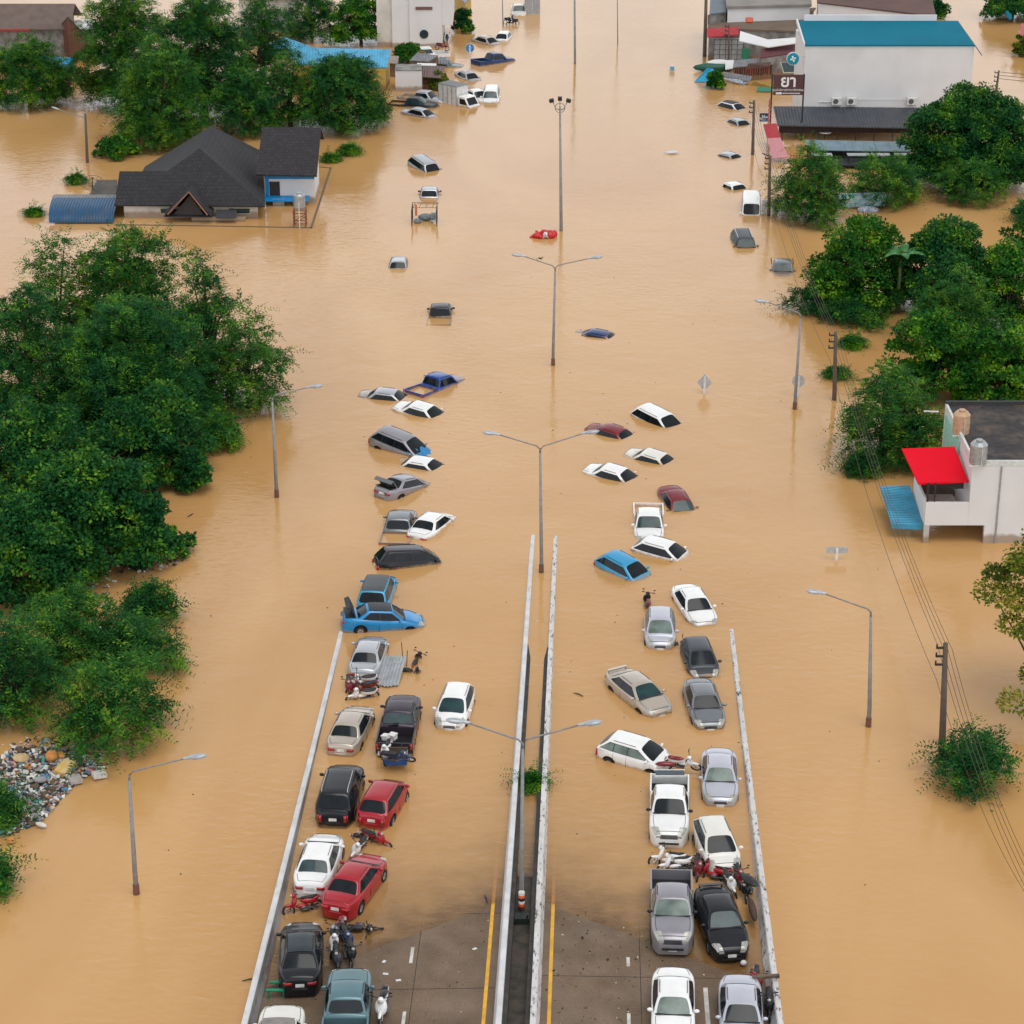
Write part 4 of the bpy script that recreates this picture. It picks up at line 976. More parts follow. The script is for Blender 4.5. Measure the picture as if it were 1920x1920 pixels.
tree(1600, 1640, 878, 895, 'spray', 'deep', 'tiny drifting branch clump left of red awning', name='bush', cat='bush', seed=58)
for i, (px, py, wd, l) in enumerate(((143, 338, 26, 'tiny palm top poking out beside the wire dish'), (66, 400, 18, 'tiny leaf tuft at left edge left of the barrel roof'), (655, 282, 34, 'floating branch tuft right of the annex roof'),
        (622, 298, 24, 'small floating tuft right behind the annex'), (1598, 645, 30, 'drifting branch beside utility pole in right water'), (1570, 702, 30, 'second drifting branch at foot of middle utility pole'), (996, 1474, 11, 'weed growing in the median gap'))):
    tree(px-wd/2, px+wd/2, py-wd*.35, py+wd*.3, 'spray', 'bright', l, name='leaf_tuft', cat='plant', seed=60+i, z0=.05, leaf=.7, group='leaf tufts above the water')
# banana plant
b0 = P(1690, 600, 0); b0.y += 2
bp = empty('banana_plant', b0, 'banana plant with big split leaves sticking out of right trees', 'plant')
rg = random.Random(4)
for k in range(7):
    a = k*.9+.3; L = 2.6; m = MB(); pts = []
    for j in range(9):
        t = j/8; pts.append(Vector((math.cos(a)*L*t*.75, math.sin(a)*L*t*.75, 4.2+L*.85*t-1.6*t*t)))
    sd = Vector((-math.sin(a), math.cos(a), 0)); vs = []
    for j, p in enumerate(pts):
        w_ = .36*math.sin(math.pi*min(j/8*.92+.06, 1)); vs += [p-sd*w_-Vector((0, 0, .12)), p, p+sd*w_-Vector((0, 0, .12))]
    fs = [(j*3+q, j*3+q+1, (j+1)*3+q+1, (j+1)*3+q) for j in range(8) for q in (0, 1)]
    m.add(vs, fs); m.build('leaf', mat('banana_leaf', (.03, .16, .03), .4), bp, True)
m = MB(); m.tube([(0, 0, -1), (0, 0, 4.3)], [.2, .12], 8); m.build('stem', mat('banana_stem', (.12, .16, .05), .6), bp, True)
# ------------------------------------------------------------ buildings
M_WALLW = mat('wall_white', (.66, .66, .67), .8, scale=.5, dirt=.12, var=.03); M_WALLG = mat('wall_grey_cement', (.27, .26, .25), .9, scale=1.2, var=.3, dirt=.6)
M_CREAM = mat('wall_cream', (.62, .60, .55), .8, scale=.6, dirt=.25); M_YELW = mat('wall_yellow', (.55, .38, .10), .8, dirt=.3)
M_TILE = tilemat('roof_tile_dark', (.026, .023, .028), (.013, .013, .019)); M_TILE2 = tilemat('roof_tile_annex', (.034, .028, .031), (.017, .016, .022))
M_DKR = mat('dark_trim', (.02, .02, .024), .6); M_BRICK = tilemat('brick_wall', (.30, .10, .05), (.20, .07, .04), .25, .09)
M_TEAL = mat('teal_roof', (.0, .145, .225), .7, var=.05, scale=.3, dirt=.03, spec=.15); M_BRN = mat('brown_flat_roof', (.16, .115, .085), .85, scale=.5, dirt=.5)
M_LBL = wavemat('light_blue_sheet', (.08, .38, .62), .3, 'X', depth=.6, dirt=.15); M_BLU = wavemat('blue_sheet', (.0, .06, .15), .25, 'X', depth=.6, dirt=.3)
M_GRYS = wavemat('grey_sheet', (.20, .21, .23), .3, 'X', depth=.8, dirt=.3); M_BLKS = wavemat('black_sheet', (.05, .058, .075), .3, 'X', depth=.9, dirt=.2)
M_RUST = wavemat('brown_sheet', (.12, .065, .055), .3, 'X', depth=.8, dirt=.4); M_GLASSB = mat('building_glass', (.03, .05, .06), .08)
M_REDF = mat('red_fascia', (.40, .02, .03), .5, dirt=.2); M_WOOD = mat('weathered_wood', (.16, .11, .075), .85, scale=3, var=.3)
for _m in (M_WALLW, M_WALLG, M_CREAM, M_YELW, M_BRICK, M_WOOD): tide(_m, .6)
M_STEEL = mat('galvanised_steel', (.40, .42, .44), .4, .5, dirt=.15); M_REDP = mat('red_awning', (.70, .0, .015), .7, spec=.15, var=.02, scale=3, dirt=.05)
M_PINK = mat('faded_pink_board', (.55, .24, .26), .7, dirt=.15)

def poly_building(name, label, roofs, group=None, cat='building', floor=-1.5):
    """roofs: list of (part, [(px,py,z)...], roof material, wall material or None, thickness)"""
    pts0 = [P(*q) for r in roofs for q in r[1]]
    c = sum(pts0, Vector())/len(pts0); c.z = 0
    root = empty(name, c, label, cat, group)
    for part, pts, rm, wm, th in roofs:
        pw = [P(*q)-c for q in pts]
        m = MB(); m.slab(pw, th); m.build(part, rm, root)
        if wm:
            cc = sum(pw, Vector())/len(pw); q = [cc+(p-cc)*.965 for p in pw]; vs = []; fs = []; n = len(q)
            for p in q: vs += [(p.x, p.y, floor), (p.x, p.y, p.z-th-.004)]
            for i in range(n): a = 2*i; b = 2*((i+1) % n); fs.append((a, b, b+1, a+1))
            m = MB(); m.add(vs, fs); m.build('wall', wm, root)
    return root
def W_(root, name, pts, m, th=.06, vec=None):
    """extra plate on a building given in world coordinates"""
    b = MB(); b.prism([Vector(p)-root.location for p in pts], vec or (0, -th, 0)); return b.build(name, m, root)
def facade(x0, x1, y0, y1, Y): return [Q(x0, y1, Y), Q(x1, y1, Y), Q(x1, y0, Y), Q(x0, y0, Y)]

# --- dark tiled house
ze = 1.25
E = lambda px, py: P(px, py, ze)
YA = P(345, 386, ze).y
A = Vector((P(374, 278, 4.85).x, YA+5.55, 4.85)); Bk = P(396, 236, 4.85)
fl, frr = P(278, 386, ze), P(497, 386, ze); bl, br = P(272, 312, ze), P(492, 284, ze)
wl = P(215, 384, ze); wr = Q(224, 319, YA+3.3); wr2 = Q(313, 319, YA+3.3)
h0 = Vector((A.x, YA+6, 0))
house = empty('tiled_house', h0, 'single storey house with steep dark tiled roof and small porch gable', 'house')
def hs_(name, polys, m, th=.12):
    b = MB()
    for p in polys: b.slab([Vector(q)-h0 for q in p], th)
    return b.build(name, m, house)
ridge_b = Vector((Bk.x, Bk.y, 4.85)); wr.z = wr2.z = ze+(3.3)*.649
hs_('roof', [[wl, frr, A, wr2, wr]], M_TILE)
hs_('roof', [[frr, br, ridge_b, A]], tilemat('roof_tile_side', (.026, .025, .031), (.014, .014, .021), rot=math.pi/2))
hs_('roof', [[wr2, A, ridge_b, bl, bl+Vector((0, -5, 0))]], tilemat('roof_tile_left', (.030, .029, .035), (.018, .018, .024), rot=math.pi/2))
hs_('roof', [[wr, wr2, Vector((wr2.x, wr.y+3, ze)), Vector((wr.x, wr.y+3, ze))]], M_TILE)
b = MB()
wp = [Vector((wl.x+.7, YA+.7, 0)), Vector((frr.x-.7, YA+.7, 0)), Vector((br.x-.7, br.y-1, 0)), Vector((bl.x+.8, bl.y-1, 0)), Vector((bl.x+.8, wr.y+2.2, 0)), Vector((wl.x+.7, wr.y+2.2, 0))]
vs = []; fs = []
for p in wp: q = p-h0; vs += [(q.x, q.y, -1.5), (q.x, q.y, ze-.08)]
n = len(wp); b.add(vs, [(2*i, 2*((i+1) % n), 2*((i+1) % n)+1, 2*i+1) for i in range(n)]); b.build('wall', M_CREAM, house)
for a, bb in ((300, 345), (428, 470)):
    w0 = Q(a, 398, YA+.68); w1 = Q(bb, 398, YA+.68); b = MB(); b.box(((w0.x+w1.x)/2-h0.x, YA+.66-h0.y, .62), (w1.x-w0.x, .05, .55)); b.build('window_frame', mat('window_frame_cream', (.55, .5, .38), .6), house)
    b = MB(); b.box(((w0.x+w1.x)/2-h0.x, YA+.63-h0.y, .62), (w1.x-w0.x-.14, .02, .42)); b.build('window', M_GLASSB, house)
# porch gable
g0, g1 = P(308, 404, .75), P(396, 405, .75); gt = Q(363, 345, g0.y); gt.z = 2.75; gy = 4.5
apx = Vector(((g0.x+g1.x)/2+.2, g0.y, 2.75))
for a, bb in ((g0, apx), (apx, g1)):
    hs_('porch_roof', [[a, bb, bb+Vector((0, gy, 0)), a+Vector((0, gy, 0))]], M_TILE, .1)
b = MB(); b.prism([g0-h0+Vector((.7, .5, -.05)), g1-h0+Vector((-.7, .5, -.05)), apx-h0+Vector((0, .5, -.35))], (0, .1, 0)); b.build('porch_gable', M_DKR, house)
b = MB(); b.tube([g0-h0+Vector((.3, -.05, .1)), apx-h0+Vector((0, -.05, .05)), g1-h0+Vector((-.3, -.05, .1))], .07, 5); b.build('gable_trim', mat('gable_trim_brown', (.28, .12, .08), .7), house)
hs_('porch_roof', [[P(308, 405, .6), P(400, 405, .6), P(398, 392, 1.0), P(312, 392, 1.0)]], M_TILE, .08)
hs_('side_canopy', [[P(405, 408, .55), P(443, 408, .55), P(444, 393, .9), P(405, 393, .9)]], mat('dark_corrugated', (.03, .03, .035), .6), .06)
b = MB(); b.box((P(410, 410, .2)-h0), (4.6, .2, .3)); b.build('porch_beam', M_CREAM, house)
# --- annex with tiled roof, blue trim
an = empty('annex', P(540, 365, 0), 'small annex with dark tiled gable roof, blue fascia and white wall', 'house')
a0 = an.location.copy()
r_ = [P(480, 327, 2.75), P(594, 329, 2.75), P(602, 239, 5.6), P(492, 238, 5.6)]
back = [r_[3], r_[2], r_[2]+Vector((0, 3, -1.7)), r_[3]+Vector((0, 3, -1.7))]
for pl in (r_, back): b = MB(); b.slab([q-a0 for q in pl], .14); b.build('roof', M_TILE2, an)
Yw = r_[0].y+.8; xa_, xb_ = Q(497, 350, Yw).x, Q(590, 350, Yw).x
b = MB(); b.box(((xa_+xb_)/2-a0.x, Yw+2.4-a0.y, .6), (xb_-xa_, 4.8, 4.1)); b.build('wall', M_WALLW, an)
b = MB(); b.box(((xa_+xb_)/2-a0.x, Yw-.05-a0.y, 2.35), (xb_-xa_, .06, .42)); b.build('fascia', mat('blue_fascia', (.0, .22, .52), .5), an)
b = MB(); b.box((Q(515, 350, Yw).x-a0.x, Yw-.04-a0.y, 1.1), (.9, .05, 1.6)); b.build('door', M_DKR, an)
b = MB(); b.box((Q(501, 350, Yw).x-a0.x, Yw-.05-a0.y, 1.2), (.3, .07, 1.9)); b.build('door_frame', MATS['blue_fascia'], an)
b = MB(); b.box(((Q(535, 360, Yw).x)-a0.x, Yw-.7-a0.y, .55), (4.2, 1.2, .08), (.12, 0, 0)); b.build('canopy', MATS['blue_fascia'], an)
b = MB(); b.box((Q(522, 375, Yw-.9).x-a0.x, Yw-.9-a0.y, .2), (1.0, .06, .8)); b.build('gate', M_STEEL, an)
# water tank on lattice stand
tk = P(563, 424, 0); wt = empty('water_tank', tk, 'steel water tank on a rusty lattice stand beside the annex', 'water tank')
b = MB()
for sx in (-.5, .5):
    for sy in (-.5, .5): b.tube([(sx, sy, -1.5), (sx, sy, 1.5)], .05, 5)
for z in (.35, .95, 1.5):
    for s in (-.5, .5): b.tube([(-.5, s, z), (.5, s, z)], .035, 4); b.tube([(s, -.5, z), (s, .5, z)], .035, 4)
for s in (-.5, .5): b.tube([(-.5, s, .35), (.5, s, .95)], .03, 4)
b.build('stand', mat('rusty_steel', (.22, .07, .05), .7), wt)
b = MB(); b.tube([(0, 0, 1.54), (0, 0, 1.7), (0, 0, 2.7), (0, 0, 2.85)], [.45, .5, .5, .32], 18); b.disc((0, 0, 2.9), (0, 0, 1), .25, .08); b.build('tank', M_STEEL, wt, False)
b = MB(); b.tube([(0, -.56, -.5), (0, -.56, 2.2)], .04, 6); b.build('pipe', mat('pvc_white', (.7, .7, .7), .4), wt)
# barrel roof car port, half blue half grey
pc = P(165, 405, 0); cp = empty('barrel_carport', pc, 'low barrel roofed carport, one side blue and one side grey', 'carport')
ya, yb_ = P(165, 417, .15).y, P(165, 374, .2).y; xl, xr = P(93, 415, .2).x, P(222, 400, .2).x
def barrel(t0, t1, xo=0):
    vs = []; N = 12
    for j in range(N+1):
        t = t0+(t1-t0)*j/N; a = math.pi*t; y = (ya+yb_)/2-math.cos(a)*(yb_-ya)/2-pc.y; z = .12+1.15*math.sin(a)
        vs += [(xl-pc.x+xo+(1-t)*0-t*.6, y, z), (xr-pc.x, y, z)]
    b = MB(); b.add(vs, [(2*j, 2*j+1, 2*j+3, 2*j+2) for j in range(N)]); return b
barrel(0, .52).build('roof_sheet', M_BLU, cp, True); barrel(.523, 1, -.1).build('roof_sheet', M_GRYS, cp, True)
b = MB()
for x in (xl-pc.x+.4, 0, xr-pc.x-.4):
    for y in (ya+.4-pc.y, yb_-.4-pc.y): b.tube([(x, y, -1.5), (x, y, .5)], .06, 5)
b.build('post', M_STEEL, cp)
# small shed + wire dish
sh = poly_building('shed', 'low shed with dark flat roof left of the tiled house', [('roof', [(166, 368, .6), (216, 370, .6), (220, 337, 1.0), (182, 337, 1.0)], mat('shed_roof', (.09, .085, .08), .9, dirt=.6), M_WALLG, .1)])
dp = P(173, 345, 1.3); ds = empty('satellite_dish', dp, 'round wire mesh satellite dish beside the low shed', 'satellite dish')
b = MB(); N = 16; vs = [(0, 0, -.2)]; 
for r in (.35, .7, 1.0):
    for k in range(N): vs.append((math.cos(k*2*math.pi/N)*r, math.sin(k*2*math.pi/N)*r, -.2+.35*r*r))
for j in range(3):
    for k in range(N):
        b.tube([vs[1+j*N+k], vs[1+j*N+(k+1) % N]], .02, 3); b.tube([vs[1+(j-1)*N+k] if j else vs[0], vs[1+j*N+k]], .014, 3)
o = b.build('mesh_bowl', mat('dish_mesh', (.09, .09, .09), .7), ds); o.rotation_euler = (.45, .1, 0)
b = MB(); b.tube([(0, 0, -2.5), (0, 0, -.2)], .06, 6); b.tube([(0, 0, -.2), (.1, -.3, .6)], .03, 4); b.box((.1, -.3, .62), (.14, .14, .12)); b.build('mast', M_DKR, ds)
# perimeter wall round the house, top just above the flood
b = MB(); pw = [P(178, 302, .06), P(268, 306, .06)]
for seg in ([(215, 421), (420, 424), (585, 427)], [(585, 427), (622, 314)], [(622, 314), (600, 312)]):
    for (a, c_), (d_, e_) in zip(seg, seg[1:]):
        p, q = P(a, c_, .05), P(d_, e_, .05); dd = (q-p).normalized(); b.prism([p+Vector((0, 0, -1.5)), q+Vector((0, 0, -1.5)), q, p], Vector((-dd.y, dd.x, 0))*.16)
o = b.build('garden_wall', mat('wet_wall_cap', (.14, .10, .07), .8), loc=P(585, 427, 0)); tag(o, 'thin garden wall top showing just above water around the tiled house', 'wall')
# --- grey walled house top left
Yg = P(60, 112, 0).y; zt = Q(60, 50, Yg).z; xr_ = Q(118, 60, Yg).x; xl_ = xr_-14
gh = empty('grey_house', (xr_-7, Yg, 0), 'old grey cement house with brown gable roof at top left edge', 'house'); g_ = gh.location.copy()
b = MB(); b.box((0, 3.5, zt/2-.75), (14, 7, zt+1.5)); b.build('wall', M_WALLG, gh)
b = MB(); b.prism([(7.0, 0, zt), (7.0, 7, zt), (7.0, 3.5, zt+1.7)], (-.2, 0, 0)); b.build('gable_wall', M_BRICK, gh)
for s, nm in ((0, 'roof'), (1, 'roof')):
    b = MB(); y0_, y1_ = (-.5, 3.5) if s == 0 else (7.5, 3.5)
    b.slab([(-7.5, y0_, zt-.15), (7.9, y0_, zt-.15), (7.9, y1_, zt+1.85), (-7.5, y1_, zt+1.85)], .12); b.build(nm, mat('brown_roof_sheet', (.14, .10, .085), .8, scale=1, dirt=.4), gh)
b = MB(); b.box((-2, -.6, zt-.22), (11, .12, .16)); b.build('fascia', M_REDF, gh)
b = MB(); b.box((-6, -.03, zt*.45), (1.1, .05, 1.1)); b.build('window', M_GLASSB, gh)
gd = poly_building('dark_shed', 'dark gabled shed right of the grey cement house', [('roof', [(112, 48, 3.6), (127, 31, 5.2), (160, 64, 2.6), (140, 72, 2.4)], mat('dark_sheet', (.045, .045, .05), .7, scale=1), M_BRICK, .1)])
poly_building('white_roof_shed', 'white sheet roof partly hidden behind the tall trees, top left', [('roof', [(135, 52, 2.5), (172, 55, 2.5), (180, 36, 3), (140, 38, 3)], M_WALLW, M_WALLG, .1)])
# --- shutter building and white building
Ys = P(505, 60, 0).y
sb = empty('shutter_building', (Q(505, 30, Ys).x, Ys, 0), 'flat grey building with roller shutters behind the trees', 'building')
b = MB(); b.box((0, 5, 1.2), (7, 10, 5.2)); b.build('wall', M_CREAM, sb); b = MB(); b.box((0, 5, 3.9), (7.4, 10.6, .25)); b.build('roof', mat('pale_roof', (.5, .48, .47), .8, dirt=.3), sb)
b = MB(); b.box((0, -.05, 1.3), (5.6, .06, 2.6)); b.build('shutter', wavemat('shutter', (.28, .28, .29), .15, 'Z'), sb)
Yb = P(780, 90, 0).y
wb_ = empty('white_building', Q(767, 90, Yb)*1, 'tall white modern building with one round window and overhanging corner', 'building'); wb_.location.z = 0; l0 = wb_.location.copy()
def wbx(x0, x1, z0, z1, dy0, dy1, nm, m):
    a, c_ = Q(x0, 50, Yb).x-l0.x, Q(x1, 50, Yb).x-l0.x
    b = MB(); b.box(((a+c_)/2, (dy0+dy1)/2, (z0+z1)/2), (c_-a, dy1-dy0, z1-z0)); return b.build(nm, m, wb_)
zo = Q(800, 47, Yb).z
wbx(735, 768, -1.5, 11.5, .25, 9, 'wall', M_WALLW); wbx(768, 829, -1.5, 11.5, 0, 9, 'wall', M_WALLW); wbx(829.2, 849, zo, 11.5, 0, 9, 'overhang', M_WALLW); wbx(706, 734.8, -1.5, 11.5, .6, 9, 'wall', M_CREAM)
q = Q(795, 64, Yb); b = MB(); b.disc((q.x-l0.x, -.03, q.z), (0, 1, 0), .50, .08, 24); b.build('round_window', M_GLASSB, wb_)
b = MB()
for k in (-.3, -.1, .1, .3): b.box((q.x-l0.x+k, -.09, q.z), (.04, .04, 2*math.sqrt(.25-k*k)))
b.build('window_bar', M_DKR, wb_)
q = Q(795, 15.5, Yb); b = MB(); b.box((q.x-l0.x, -.04, q.z), (1.9, .08, .34)); b.build('name_plaque', mat('plaque_brown', (.18, .09, .07), .6), wb_)
# --- light blue roofed building
br_ = poly_building('blue_roof_building', 'long low building with light blue sheet roof behind the trees', [
  ('roof', [(545, 119, 2.4), (726, 126, 2.4), (733, 92, 3.6), (585, 90, 3.6)], M_LBL, M_YELW, .12), ('roof', [(483, 92, 3.6), (560, 112, 2.6), (598, 92, 3.4), (532, 69, 4.6)], M_LBL, None, .12)])
bb0 = poly_building('white_block', 'small white walled block with air vent next to brown slatted roof', [('roof', [(740, 131, 2.3), (792, 131, 2.3), (790, 120, 2.3), (742, 120, 2.3)], M_WALLG, M_WALLW, .1)])
poly_building('shack', 'shack with patched grey and yellow sheet roof behind the white block', [('roof', [(768, 113, 1.4), (803, 115, 1.4), (822, 104, 1.8), (783, 98, 1.8)], M_GRYS, M_WOOD, .08), ('roof', [(783, 99, 1.6), (800, 101, 1.6), (795, 96, 2.0), (786, 95, 2.0)], M_YELW, None, .06)])
poly_building('slatted_shed', 'shed with brown slatted sheet roof right of the white block', [('roof', [(792, 144, 1.5), (826, 146, 1.5), (835, 124, 2.0), (793, 123, 2.0)], M_RUST, None, .08), ('awning', [(782, 122, 2.05), (818, 123, 2.05), (818, 119, 2.1), (782, 118, 2.1)], M_WALLW, M_WOOD, .08)])
poly_building('grey_lean_to', 'small grey lean-to roof at the right end of long light blue roof', [('roof', [(726, 118, 1.5), (745, 119, 1.5), (748, 105, 1.9), (730, 104, 1.9)], mat('lean_sheet', (.3, .25, .23), .8, dirt=.4), M_WOOD, .08)])
yb2 = poly_building('yellow_shop', 'yellow shop front at the top, right of the white building', [('roof', [(872, 6, 3.2), (884, -6, 3.2), (866, -30, 3.2), (850, -18, 3.2)], M_GRYS, M_YELW, .1)])
# --- teal roofed building
Yt = 221.0; zt = Q(1650, 86, Yt).z; xl, xr = Q(1507, 150, Yt).x, Q(1822, 150, Yt).x
tb = empty('teal_roof_building', ((xl+xr)/2, Yt, 0), 'large plain white building with teal roof and three outdoor air conditioners', 'building'); t0 = tb.location.copy(); wd = xr-xl
b = MB(); b.box((0, 4, zt/2-.76), (wd, 8, zt+1.48)); b.build('wall', M_WALLW, tb)
D = 6.6; zb_ = zt+1.0
b = MB(); b.slab([(-wd/2-.05, -.12, zt+.12), (wd/2+.02, -.12, zt+.12), (wd/2-.55, D, zb_+.1), (-wd/2-.1, D, zb_+.1)], .14); b.build('roof', M_TEAL, tb)
rx_ = P(1843, 108, zt-.7)-t0
b = MB(); b.slab([(wd/2+.03, -.1, zt+.12), (rx_.x, rx_.y+.5, zt-.55), (wd/2-.5, D, zb_+.1)], .14); b.build('roof', mat('teal_roof_side', (.0, .17, .33), .45, scale=.3), tb)
b = MB(); b.box((-1.0, D+.15, zb_+.1), (wd-3.2, .25, 1.1)); b.build('parapet', M_WALLW, tb)
b = MB(); b.prism([(-wd/2-.06, -.1, zt-.1), (-wd/2-.06, D, zb_-.1), (-wd/2-.06, D, zb_+.3), (-wd/2-.06, -.1, zt+.3)], (-.14, 0, 0)); b.build('verge_trim', M_WALLW, tb)
for i, px in enumerate((1568, 1596, 1709)):
    q = Q(px, 188, Yt); ac = empty('air_conditioner', (q.x, Yt-.35, q.z), ['white outdoor air conditioner on the white wall, left of a pair', 'white outdoor air conditioner on the white wall, right of a pair', 'white outdoor air conditioner alone near the large round tree'][i], 'air conditioner', 'air conditioners on the white wall')
    b = MB(); b.box((0, 0, 0), (.95, .38, .7)); b.build('case', mat('ac_white', (.7, .7, .68), .4), ac)
    b = MB(); b.torus((-.12, -.20, 0), .24, .02, 18, 4); b.disc((-.12, -.195, 0), (0, 1, 0), .22, .01, 18); b.build('fan_grille', mat('ac_grille', (.1, .1, .1), .5), ac)
    b = MB(); b.box((0, .1, -.38), (.9, .5, .05)); b.build('bracket', M_STEEL, ac)
b = MB(); q0, q1 = Q(1535, 191, Yt), Q(1562, 191, Yt); b.tube([(q0.x-t0.x, -.06, q0.z), (q1.x-t0.x, -.06, q1.z)], .05, 6); q0, q1 = Q(1604, 186, Yt), Q(1700, 186, Yt); b.tube([(q0.x-t0.x, -.06, q0.z), (q1.x-t0.x, -.06, q1.z)], .02, 4); b.build('pipe', MATS['pvc_white'], tb)
# awning terrace
aw = poly_building('long_awning', 'long black corrugated awning roof below the white building', [('roof', [(1458, 235, 1.55), (1722, 240, 1.55), (1722, 202, 2.5), (1450, 199, 2.5)], M_BLKS, None, .1)])
a0 = aw.location.copy(); p0, p1 = P(1460, 236, 1.5), P(1720, 240, 1.5)
b = MB(); b.box(((p0.x+p1.x)/2-a0.x, p0.y+.5-a0.y, 1.1), (p1.x-p0.x-.4, .12, .8)); b.build('fascia', mat('dark_brown_board', (.03, .016, .014), .7), aw)
for k in range(8):
    x = p0.x+.4+(p1.x-p0.x-.8)*k/7; b = MB(); b.tube([(x-a0.x, p0.y+.15-a0.y, -1.5), (x-a0.x, p0.y+.15-a0.y, 1.42)], .05, 6); b.build('post', M_DKR, aw)
b = MB(); b.box(((p0.x+p1.x)/2-a0.x, p0.y+4-a0.y, .3), (p1.x-p0.x-1, .1, 1.4)); b.build('wall', M_GLASSB, aw)
lc = poly_building('lower_canopy', 'lower canopy of translucent sheets behind feathery trees', [('roof', [(1516, 281, 1.2), (1712, 284, 1.2), (1705, 266, 1.7), (1508, 262, 1.7)], wavemat('translucent_sheet', (.16, .24, .29), .35, 'X', dirt=.2), None, .07)])
a0 = lc.location.copy(); p0, p1 = P(1518, 282, 1.2), P(1710, 284, 1.2)
for k in range(7):
    x = p0.x+.2+(p1.x-p0.x-.4)*k/6; b = MB(); b.tube([(x-a0.x, p0.y+.1-a0.y, -1.5), (x-a0.x, p0.y+.1-a0.y, 1.15)], .05, 6); b.build('post', M_DKR, lc)
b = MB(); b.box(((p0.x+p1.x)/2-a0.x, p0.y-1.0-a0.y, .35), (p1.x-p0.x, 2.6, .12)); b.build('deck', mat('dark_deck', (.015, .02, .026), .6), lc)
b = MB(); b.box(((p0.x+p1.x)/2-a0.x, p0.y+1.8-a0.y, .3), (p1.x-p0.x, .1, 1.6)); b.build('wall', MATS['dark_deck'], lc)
for k, px in enumerate((1537, 1610, 1652, 1690)):
    q = P(px, 304, .42); b = MB(); b.box((0, 0, .72), (2.2, .9, .06))
    t_ = empty('terrace_table', q, ['long pale table at the left end of dark terrace', 'pale table in the middle of dark terrace', 'pale table right of middle on dark terrace', 'pale table at the right end of dark terrace'][k], 'table', 'tables on the dark terrace'); b.build('table_top', mat('pale_table', (.35, .38, .38), .6), t_)
    for sx in (-.95, .95):
        for sy in (-.35, .35): b = MB(); b.tube([(sx, sy, 0), (sx, sy, .7)], .03, 5); b.build('leg', M_DKR, t_)
q = P(1546, 262, 0); rt = empty('round_table', q, 'round white table top sticking out of water under the long awning', 'table'); b = MB(); b.disc((0, 0, .75), (0, 0, 1), .62, .06, 20); b.build('table_top', M_WALLW, rt); b = MB(); b.tube([(0, 0, -.8), (0, 0, .72)], .04, 6); b.build('leg', M_DKR, rt)
q = P(1480, 255, 0); o = MB().box((0, 0, .4), (.95, .06, 1.0)).build('signboard', M_WALLW); o.location = q; tag(o, 'upright white panel under the left end of long awning', 'panel')
# red and pink slab, lattice mast, red fence
def plank(name, pts, m, label, cat, th=.08):
    pw = [P(*q) for q in pts]; c = sum(pw, Vector())/len(pw); b = MB(); b.slab([p-c for p in pw], th); o = b.build(name, m); o.location = c; return tag(o, label, cat)
plank('awning_sheet', [(60, 122, .6), (138, 128, .6), (136, 108, 1.2), (64, 104, 1.2)], MATS['blue_fascia'], 'blue sheet awning in front of the old grey cement house', 'awning')
plank('red_roof_panel', [(1431, 233, 1.9), (1456, 231, 1.9), (1463, 257, 1.3), (1438, 258, 1.3)], M_REDF, 'tilted red panel above the faded pink panel', 'panel')
plank('pink_roof_panel', [(1438, 258, 1.28), (1463, 257, 1.28), (1479, 295, .5), (1449, 296, .5)], M_PINK, 'long faded pink panel sloping into the water', 'panel')
lm = P(1441, 262, 0); b = MB()
for k in range(9): z = k*.42; b.tube([(-.16, 0, z), (.16, 0, z+.4)], .03, 3); b.tube([(.16, 0, z), (-.16, 0, z+.4)], .03, 3)
b.tube([(-.16, 0, -1), (-.05, 0, 4)], .04, 4); b.tube([(.16, 0, -1), (.05, 0, 4)], .04, 4)
o = b.build('lattice_mast', mat('red_lattice', (.35, .06, .06), .6)); o.location = lm; tag(o, 'thin red lattice mast left of the long awning', 'mast')
fp = P(1482, 306, 0); b = MB(); b.tube([(0, 0, .7), (2.8, 0, .7)], .04, 4); b.tube([(0, 0, .2), (2.8, 0, .2)], .04, 4)
for k in range(11): b.tube([(k*.28, 0, -.6), (k*.28, 0, .85)], .03, 4)
o = b.build('red_fence', mat('red_fence_paint', (.4, .04, .02), .6)); o.location = fp; tag(o, 'short red picket fence beside the lower end of pink panel', 'fence')
# --- brown roofed shops behind
poly_building('brown_roof_shop', 'flat brown roofed shop with red awning left of the teal roof', [('roof', [(1327, 52, 3.6), (1497, 58, 3.6), (1530, 14, 4.2), (1327, 28, 4.0)], M_BRN, M_WALLG, .18), ('awning', [(1326, 69, 3.1), (1384, 65, 3.1), (1386, 50, 3.75), (1326, 53, 3.75)], M_REDF, None, .1)])
poly_building('white_canopy_shop', 'shop with curved white canopy and maroon lower roof left of the white building', [('roof', [(1425, 108, 2.4), (1492, 98, 2.4), (1494, 79, 3.0), (1428, 92, 3.0)], mat('maroon_roof', (.12, .035, .045), .7), M_WALLG, .12), ('canopy', [(1386, 76, 3.4), (1440, 88, 3.3), (1494, 80, 3.4), (1494, 70, 3.7), (1440, 74, 3.6), (1388, 58, 4.0)], M_WALLW, None, .1)])
poly_building('grey_roof_hall', 'grey roofed hall with white edge at the top right', [('roof', [(1362, 12, 5.6), (1522, 8, 5.6), (1520, -30, 6), (1358, -30, 6)], mat('taupe_roof', (.24, .22, .20), .8, scale=.5, dirt=.3), M_WALLW, .3)])
poly_building('brown_roof_hall', 'long dark brown roofed hall behind the teal roof', [('roof', [(1532, 4, 6.6), (1755, 30, 6.6), (1745, -18, 7), (1530, -26, 7)], mat('dark_brown_roof', (.11, .06, .05), .85, scale=.5), M_WALLW, .15)])
